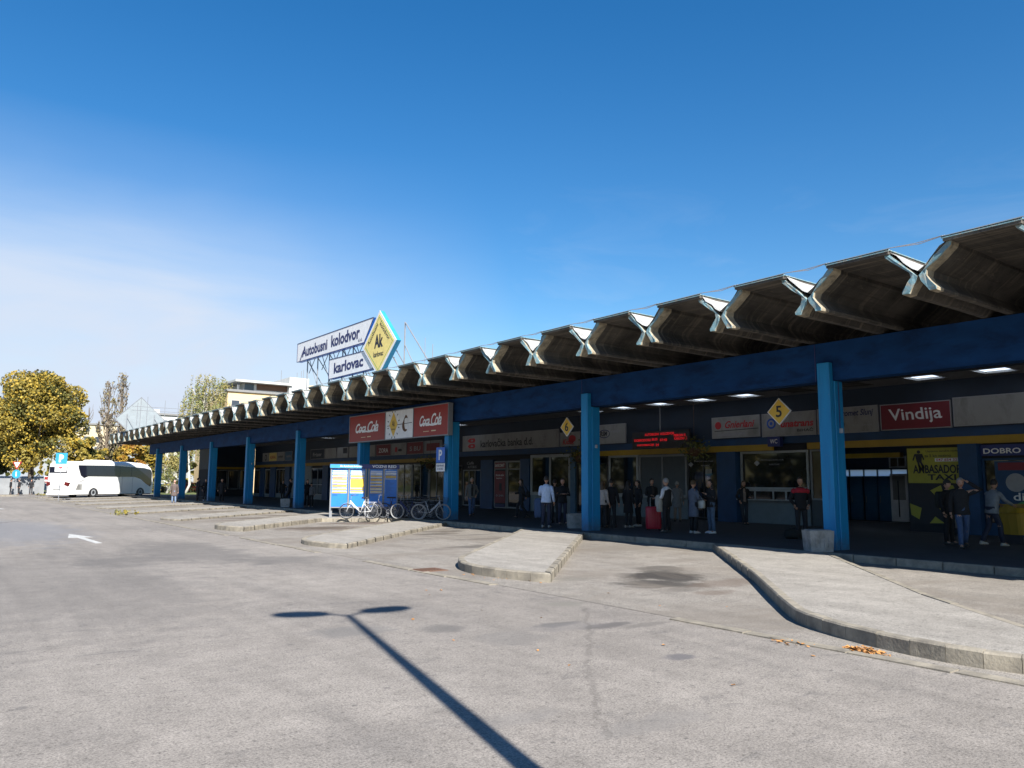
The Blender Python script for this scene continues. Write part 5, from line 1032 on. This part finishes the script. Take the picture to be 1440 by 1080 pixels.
    mb.build('vent_grille', 'ink_grey', o, wl=False); MB().box(.0, .3, -1.2, 1.2, .3, .42).build('bumper', 'coach_white', o, wl=False)
    MB().cbox(4.0, 6.5, -.8, .8, 3.6, 3.8, .08).build('roof_unit', 'coach_white', o, wl=False)
    MB().tube([(12.2, -1.15, 3.2), (12.75, -1.35, 3.1), (12.85, -1.4, 2.3)], [.04, .04, .07], 8).build('mirror', 'black_plastic', o, wl=False)
    MB().box(.3, 12.3, -1.1, 1.1, .25, .36).build('underbody', 'black_plastic', o, wl=False)
coach()
# ------------------------------------------------------------------ parked cars far behind
def car(x, y, rz, col, label, van=False, group='cars parked beyond the station'):
    o = thing('parked_van' if van else 'parked_car', (x, y, 0), label, 'van' if van else 'car', group, rz); mt = mat('car_%02d_%02d_%02d' % tuple(int(q*99) for q in col), col, .3, .05, 1., coat=.5).name
    H_ = 2.2 if van else 1.45; prof = [(-2.1, .3), (-2.15, .75), (-2.0, .95), (-1.55, 1.0), (-1.1, H_-.05), (-.5, H_), (.5, H_), (1.0, .98), (1.9, .85), (2.1, .6), (2.1, .3)] if not van else [(-2.4, .3), (-2.45, H_-.15), (-2.3, H_), (1.1, H_), (1.6, 1.25), (2.3, 1.05), (2.4, .6), (2.4, .3)]
    MB().loft([[(px_, q*w_, pz) if pz > .98 else (px_, q2, pz) for px_, pz in prof] for q, q2, w_ in ((-1, -.78, .6), (-1, -.85, .66), (1, .85, .66), (1, .78, .6))] if not van else [[(a, q, b_) for a, b_ in prof] for q in (-.95, .95)]).build('body', mt, o, wl=False)
    for sd in (-1, 1):
        if van: MB().box(.3, 1.2, sd*.955, sd*.965, 1.35, 1.9).build('window', 'coach_glass', o, wl=False)
        else: MB().loft([[(-1.3, sd*.80, 1.0), (.85, sd*.80, 1.0), (.45, sd*.70, H_-.08), (-.95, sd*.70, H_-.08)], [(-1.3, sd*.76, 1.0), (.85, sd*.76, 1.0), (.45, sd*.66, H_-.08), (-.95, sd*.66, H_-.08)]]).build('window', 'coach_glass', o, wl=False)
        for X in (-1.35, 1.35): MB().loft([[(X+.31*math.cos(t), sd*yy, .31+.31*math.sin(t)) for t in [2*PI*i/16 for i in range(16)]] for yy in (.7, .88)]).build('wheel', 'rubber', o, wl=False)
        MB().cbox(1.95 if not van else 2.3, 2.13 if not van else 2.43, sd*.7-.12, sd*.7+.12, .6, .75, .02).build('headlight', 'sign_offwhite', o, wl=False)
        MB().cbox(-2.17 if not van else -2.47, -2.05 if not van else -2.35, sd*.68-.1, sd*.68+.1, .7, .9, .02).build('tail_light', 'lamp_red', o, wl=False)
for px, Y, rz, col, lab, van in ((237, 128, .2, (.6, .6, .6), 'silver car seen between the two farthest columns', 0), (250, 130, .2, (.25, .03, .03), 'dark red car right of the silver one beyond the farthest columns', 0), (270, 126, .3, (.35, .04, .04), 'red car seen just left of the white birch trunk', 0), (291, 128, .2, (.7, .7, .7), 'white car behind the third farthest column', 0),
    (213, 127, .2, (.05, .05, .06), 'black car just right of the coach nose', 0), (8, 128, .1, (.75, .75, .75), 'white van behind the grey wall at the left edge', 1), (33, 130, .1, (.72, .72, .74), 'white van behind the grey wall, the middle one', 1), (54, 128, .1, (.75, .75, .73), 'white van behind the grey wall, nearest the coach', 1)):
    x, y, _ = ay(px, 690, Y); car(x, y, rz, col, lab, van)
# ------------------------------------------------------------------ grey wall at the left, bin shelter
xa = ay(-40, 690, 108)[0]; xb = ay(59, 690, 112)[0]
o = thing('boundary_wall', (xa, 110, 0), 'low grey panel wall with posts behind the three dark figures', 'wall')
MB().box(xa, xb, 110, 110.15, 0, 1.9).build('wall_panels', 'fence_grey', o); mb = MB(); q = xa
while q < xb: mb.box(q, q+.14, 109.9, 110.2, 0, 2.1); q += 1.9
mb.build('posts', 'frame_grey', o)
# ------------------------------------------------------------------ buildings behind
def block(name, label, x0, x1, y0, y1, h, m, cols, rows, roof='flat_roof', z0=2.5, wm='window_dark', balc=False):
    o = thing(name, ((x0+x1)/2, y0, 0), label, 'building'); MB().box(x0, x1, y0, y1, 0, h).build('wall', m, o); MB().box(x0-.3, x1+.3, y0-.3, y1+.3, h+.01, h+.35).build('roof', roof, o)
    dxw = (x1-x0)/cols; dz = (h-z0)/rows
    for r in range(rows):
        for c in range(cols):
            a = x0+dxw*(c+.22); w_ = MB().box(a, a+dxw*.5, y0-.06, y0-.01, z0+dz*r+.6, z0+dz*r+1.9).build('window', 'frame_white', o); MB().box(a+.08, a+dxw*.5-.08, y0-.09, y0-.062, z0+dz*r+.68, z0+dz*r+1.82).build('pane', wm, w_)
    return o
x0 = ay(100, 600, 185)[0]; x1 = ay(176, 600, 185)[0]; h = ay(120, 597, 185)[2]
block('apartment_building', 'cream apartment block between the gold tree and the poplars', x0, x1, 185, 198, h, 'render_cream', 5, 5)
x0 = ay(163, 600, 175)[0]; x1 = ay(186, 600, 175)[0]; block('building', 'small white building under the far diamond sign', x0, x1, 176, 182, ay(175, 612, 175)[2], 'render_white', 3, 3)
x0 = ay(214, 600, 150)[0]; x1 = ay(262, 600, 150)[0]; h = ay(230, 584, 150)[2]; b_ = block('building', 'white flat roofed building behind the thin aerial', x0, x1, 150, 160, h, 'render_white', 4, 4)
x2 = ay(225, 600, 150)[0]; MB().box(x0+.2, x2, 151, 155, h+.36, ay(218, 575, 150)[2]).build('stair_tower', 'render_white', b_)
Yb = 118; x0 = ay(318, 600, Yb)[0]; x1 = ay(452, 600, Yb)[0]; h = ay(330, 549, Yb)[2]-.2
b_ = block('building', 'sand coloured building with white penthouse and deep roof overhang behind the canopy', x0, x1, Yb, Yb+16, h, 'render_tan', 6, 4)
h2 = ay(350, 536, Yb+1)[2]; xa = ay(343, 540, Yb+2)[0]; xb = ay(405, 540, Yb+2)[0]
MB().box(xa, xb, Yb+2, Yb+12, h+.36, h2-.25).build('penthouse', 'render_white', b_); MB().box(ay(333, 540, Yb)[0], xb+.2, Yb+.6, Yb+13, h2-.2, h2+.12).build('roof', 'render_white', b_)
MB().box(ay(361, 540, Yb+2)[0], xb-.1, Yb+1.93, Yb+1.99, h2-1.15, h2-.24).build('band', 'rust', b_); MB().box(xa+.1, ay(357, 540, Yb+2)[0], Yb+1.9, Yb+1.98, h+.5, h2-.3).build('window', 'window_dark', b_); MB().box(ay(389, 540, Yb+2)[0], ay(394, 540, Yb+2)[0], Yb+1.9, Yb+1.98, h+.8, h2-1.2).build('window', 'window_dark', b_)
for q in (xa-1.2, xa-1.0): MB().tube([(q, Yb+1.2, h+.3), (q, Yb+1.2, h2-.2)], .05, 6).build('post', 'steel', b_)
MB().box(ay(404, 540, Yb+2)[0], ay(431, 540, Yb+2)[0], Yb+1, Yb+8, h+.36, ay(415, 531, Yb+1)[2]).build('stair_tower', 'render_white', b_)
MB().box(ay(431.2, 540, Yb+2)[0], ay(470, 540, Yb+2)[0], Yb+2, Yb+8, h+.36, ay(440, 541, Yb+1)[2]).build('penthouse', 'render_cream', b_)
mb = MB()
for px, pt in ((396, 521), (418, 524), (424, 522), (427, 520)): q = ay(px, pt, Yb+2); mb.tube([(q[0], q[1], h), q], .045, 5)
mb.build('aerials', 'steel', b_)
# ------------------------------------------------------------------ trees
def leaf_mesh(name, pts, size, mats, parent, flat=.7, hang=0.):
    n = len(pts); pts = np.asarray(pts); a = RNG.normal(size=(n, 3)); a /= np.linalg.norm(a, axis=1)[:, None]; b_ = RNG.normal(size=(n, 3)); b_ -= (a*b_).sum(1)[:, None]*a; b_ /= np.linalg.norm(b_, axis=1)[:, None]
    if hang: b_ = b_*(1-hang)+np.array([0, 0, -1])*hang
    sz = size*RNG.uniform(.55, 1.35, n)[:, None]; v = np.empty((n*4, 3)); v[0::4] = pts-a*sz*.5-b_*sz*.15; v[1::4] = pts+b_*sz*.75*flat; v[2::4] = pts+a*sz*.5+b_*sz*.1; v[3::4] = pts-b_*sz*.6*flat
    q = parent; off = np.zeros(3)
    while q is not None: off += np.array(q.location); q = q.parent
    me = bpy.data.meshes.new(name); me.vertices.add(n*4); me.vertices.foreach_set('co', (v-off).ravel()); me.loops.add(n*4); me.loops.foreach_set('vertex_index', np.arange(n*4)); me.polygons.add(n); me.polygons.foreach_set('loop_start', np.arange(0, n*4, 4)); me.polygons.foreach_set('loop_total', np.full(n, 4))
    for m_ in mats: me.materials.append(P(m_))
    cl = (np.sin(pts[:, 0]*1.1+pts[:, 2]*.8)+np.sin(pts[:, 2]*1.7+pts[:, 1])+RNG.normal(size=n)*.9); mi = np.digitize(cl, [-.55, .7]); me.polygons.foreach_set('material_index', mi.astype(np.int32)); me.update(calc_edges=True)
    o = bpy.data.objects.new(name, me); C.objects.link(o); o.parent = parent; return o
def tree(px, Y, top, wpx, kind, label, base=.25, dens=1., name='tree', size=.42, shape=1., group=None):
    x, y, _ = ay(px, 690, Y); H = ay(px, top, Y)[2]; w_ = wpx/2*float(np.dot(F_, (x, Y, 0)))/FPX*.84; o = thing(name, (x, y, 0), label, 'tree', group)
    mb = MB(); tw = H*.022+.05; bend = [random.uniform(-.3, .3) for _ in range(4)]; tp = [(x, y, 0), (x+bend[0]*.4, y, H*.2), (x+bend[1], y, H*.45), (x+bend[2], y, H*.75)]; mb.tube(tp, [tw, tw*.8, tw*.5, tw*.15], 8)
    blobs = []; nb_ = int(26*dens)
    for i in range(nb_):
        u = random.random(); hz_ = base+(1-base)*(u**.85); rr = w_*(math.sin(min(1, (hz_-base+.12)/(1-base+.12))**shape*PI*.93)**.6)*random.uniform(.25, .86); th = random.random()*2*PI
        c = (x+rr*math.cos(th), y+rr*math.sin(th), H*hz_*.93); blobs.append((c, w_*random.uniform(.2, .36)))
        if i % 3 == 0: k = random.choice(tp[1:3]); mb.tube([k, ((k[0]+c[0])/2, (k[1]+c[1])/2, (k[2]+c[2])/2-.2), c], [tw*.35, tw*.22, .03], 5)
    mb.build('trunk', 'bark_white' if 'birch' in kind else 'bark', o, True)
    P_ = []
    for c, r in blobs:
        n = int(270*(r/1.3)**1.6*(1.7 if size < .3 else 1))+60; d = RNG.normal(size=(n, 3)); d /= np.linalg.norm(d, axis=1)[:, None]; q = d*r*RNG.uniform(.55, 1.12, n)[:, None]**.7; q[:, 2] *= .72; P_.append(np.array(c)+q)
    leaf_mesh('crown', np.vstack(P_), size, ['leaf_%s_%d' % (kind, i) for i in range(3)], o); return o
tree(42, 112, 528, 178, 'gold', 'big broad tree turning gold at the left edge behind the grey wall', .3, 2.3, 'deciduous_tree', .27)
tree(-38, 118, 565, 120, 'green', 'darker green tree cut by the left edge', .12, 1.6, 'deciduous_tree', .5)
tree(112, 108, 612, 66, 'gold', 'small gold leaved tree between the big tree and the poplars', .1, 1.3, 'deciduous_tree', .42)
tree(92, 120, 640, 56, 'green', 'low dark green tree right under the big gold crown', .08, 1.3, 'deciduous_tree', .45)
for px, top, lab in ((144, 541, 'left of the two bare poplars beside the cream block'), (163, 529, 'taller of the two bare poplars, nearest the far diamond sign')):
    Y = 125; x, y, _ = ay(px, 690, Y); H = ay(px, top, Y)[2]; o = thing('poplar_tree', (x, y, 0), lab, 'tree', 'bare poplars'); mb = MB(); mb.tube([(x, y, 0), (x+.1, y, H*.5), (x, y, H)], [.35, .2, .03], 8); Q = []
    for i in range(60):
        z_ = H*(.12+.8*i/60); th = random.random()*2*PI; L = random.uniform(2.0, 4.2)*(1-.35*i/60); sp = random.uniform(.5, 1.7)*(1-.4*i/60); e = (x+sp*math.cos(th), y+sp*math.sin(th), min(H*.99, z_+L)); m1 = (x+sp*.7*math.cos(th), y+sp*.7*math.sin(th), z_+L*.4); mb.tube([(x, y, z_), m1, e], [.07, .045, .015], 4)
        for k in range(5): u = .3+.15*k; a = Vector(m1).lerp(Vector(e), u); b_ = a+Vector((random.uniform(-.5, .5), random.uniform(-.5, .5), random.uniform(.5, 1.1))); mb.tube([tuple(a), tuple(b_)], [.022, .01], 3); Q += [tuple(a.lerp(b_, random.random())) for _ in range(5 if z_ < H*.55 else 2)]
    mb.build('trunk', 'leaf_bare_1', o); leaf_mesh('crown', Q, .28, ['leaf_bare_0', 'leaf_bare_1', 'leaf_bare_2'], o)
for px, top, lab in ((100, 571, 'left one of two thin distant bare poplars above the cream block'), (117, 573, 'right one of two thin distant bare poplars above the cream block')):
    Y = 215; x, y, _ = ay(px, 690, Y); H = ay(px, top, Y)[2]; o = thing('poplar_tree', (x, y, 0), lab, 'tree', 'bare poplars'); mb = MB(); mb.tube([(x, y, 0), (x, y, H)], [.35, .05], 6)
    for i in range(30): z_ = H*(.3+.6*i/30); th = random.random()*2*PI; mb.tube([(x, y, z_), (x+.9*math.cos(th), y+.9*math.sin(th), z_+1.8), (x+1.0*math.cos(th), y+1.*math.sin(th), z_+3.2)], [.08, .05, .02], 4)
    mb.build('trunk', 'leaf_bare_1', o)
def weeping(px, Y, top, wpx, label, n=330):
    x, y, _ = ay(px, 690, Y); H = ay(px, top, Y)[2]; w_ = wpx/2*math.hypot(x, Y)/FPX; o = thing('birch_tree', (x, y, 0), label, 'tree', 'birches behind the station'); mb = MB(); b0 = [(x-.3, y, 0), (x+.2, y, 1.2), (x-.1, y, H*.3), (x-.4, y, H*.6), (x-.2, y, H*.93)]; mb.tube(b0, [.2, .17, .13, .08, .02], 8); Q = []
    for i in range(n):
        u = random.random()**.7; z_ = H*(.35+.62*u); rr = w_*random.uniform(.1, 1)*(1.05-u**2*.6); th = random.random()*2*PI; cx, cy = x+rr*math.cos(th), y+rr*math.sin(th)
        if i % 7 == 0: mb.tube([(x-.2, y, max(H*.25, z_-1.5)), ((x+cx)/2, (y+cy)/2, z_-.1), (cx, cy, z_)], [.05, .03, .012], 4)
        L = random.uniform(1., 3.2)
        for k in range(int(L*9)): Q.append((cx+random.uniform(-.14, .14), cy+random.uniform(-.14, .14), z_-k/9+random.uniform(-.1, .1)))
    mb.build('trunk', 'bark_white', o, True); leaf_mesh('crown', Q, .26, ['leaf_birch_%d' % i for i in range(3)], o, .6, .5); return o
weeping(283, 112, 520, 84, 'tall weeping birch rising behind the canopy, white trunk showing between the columns'); weeping(264, 116, 538, 50, 'smaller weeping birch left of the tall one', 150); weeping(308, 120, 528, 40, 'slender weeping birch left of the sand coloured building', 150); weeping(238, 114, 632, 40, 'low birch behind the gap between the two farthest columns', 130)
tree(345, 112, 555, 26, 'rust', 'small rust coloured tree in front of the sand coloured building', .4, .7, 'deciduous_tree', .32)
for px, Y, top, wd, kd, lab in ((135, 116, 628, 46, 'gold', 'golden tree right behind the coach roof, left part'), (178, 118, 622, 60, 'rust', 'orange tree behind the middle of the coach'), (212, 120, 626, 54, 'gold', 'yellow tree behind the coach nose'), (322, 118, 622, 50, 'rust', 'orange tree seen through the gap at the end of the shops'), (298, 124, 620, 50, 'gold', 'yellow tree behind the third farthest column'), (254, 128, 630, 44, 'green', 'green tree far behind the second farthest column'), (160, 130, 620, 50, 'birch', 'pale tree at the foot of the poplars'), (205, 140, 612, 40, 'birch', 'pale tree under the far aerial')):
    tree(px, Y, top, wd, kd, lab, .12, 1.0, 'deciduous_tree', .38)
# far-off wood on the horizon
pts = []
for i in range(5200):
    X = random.uniform(-150, 240); Y = 240+random.uniform(0, 30); hh = 7+3.2*math.sin(X*.11)+2*math.sin(X*.31+1); pts.append((X, Y, random.uniform(0, 1)**.8*hh))
hl = thing('treeline', (40, 240, 0), 'distant band of autumn trees along the horizon', 'trees'); hl['kind'] = 'stuff'; leaf_mesh('crown', pts, 1.5, ['leaf_green_1', 'leaf_rust_2', 'leaf_gold_2'], hl)
pts = []
for i in range(11000):
    Y = random.uniform(-40, 170); pts.append((-42+random.uniform(-3, 3), Y, random.uniform(0, 1)**.8*(11+2.5*math.sin(Y*.35)+3*math.sin(Y*.13+2))))
hl = thing('treeline', (-42, 60, 0), 'row of autumn trees across the road, mirrored in the shop windows', 'trees'); hl['kind'] = 'stuff'; leaf_mesh('crown', pts, 1.2, ['leaf_green_1', 'leaf_green_2', 'leaf_gold_2'], hl)
# hedge by the parked cars
pts = []
for i in range(2600): px = random.uniform(0, 1); X = 20+px*50; pts.append((X, 124+random.uniform(0, 1.2), random.uniform(0, 1.3)))
hg = thing('hedge', (45, 124, 0), 'low rusty green hedge beyond the grass strip', 'hedge'); leaf_mesh('leaves', pts, .3, ['leaf_green_0', 'leaf_green_1', 'leaf_rust_2'], hg)
# hanging flower baskets and the tall plant
for (x, y, z_), lab in (((27.3, 22.9, 3.25), 'round hanging basket of dark plants just right of the red display board'), ((27.4, 30.6, 3.1), 'hanging basket of dark plants just right of the second column'), ((27.0, 45.2, 2.9), 'trailing dark plant hanging right of the café windows')):
    o = thing('hanging_basket', (x, y, z_-.3), lab, 'plant', 'hanging plants over the platform'); mb = MB(); mb.torus((x, y, z_), .3, .03, 20, 6, axis='z'); mb.tube([(x, y, z_-.05), (x, y, 5.44)], .008, 5); mb.sphere((x, y, z_-.05), (.28, .28, .2), 12, 8); mb.build('basket', 'rust', o)
    q = RNG.normal(size=(260, 3))*np.array([.32, .32, .24])+np.array([x, y, z_+.1]); leaf_mesh('foliage', q, .12, ['leaf_green_0', 'leaf_green_1', 'leaf_birch_0'], o)
# weeds in the gutter
for px, py, n in ((172, 724, 60), (60, 697, 50), (48, 695, 40)):
    x, y, _ = gp(px, py, 0); o = thing('weeds', (x, y, 0), 'tuft of yellow green weeds at the kerb', 'weeds'); o['kind'] = 'stuff'; leaf_mesh('leaves', RNG.normal(size=(n, 3))*np.array([.35, .5, .06])+np.array([x, y, .12]), .16, ['leaf_green_1', 'leaf_gold_2', 'leaf_birch_1'], o)
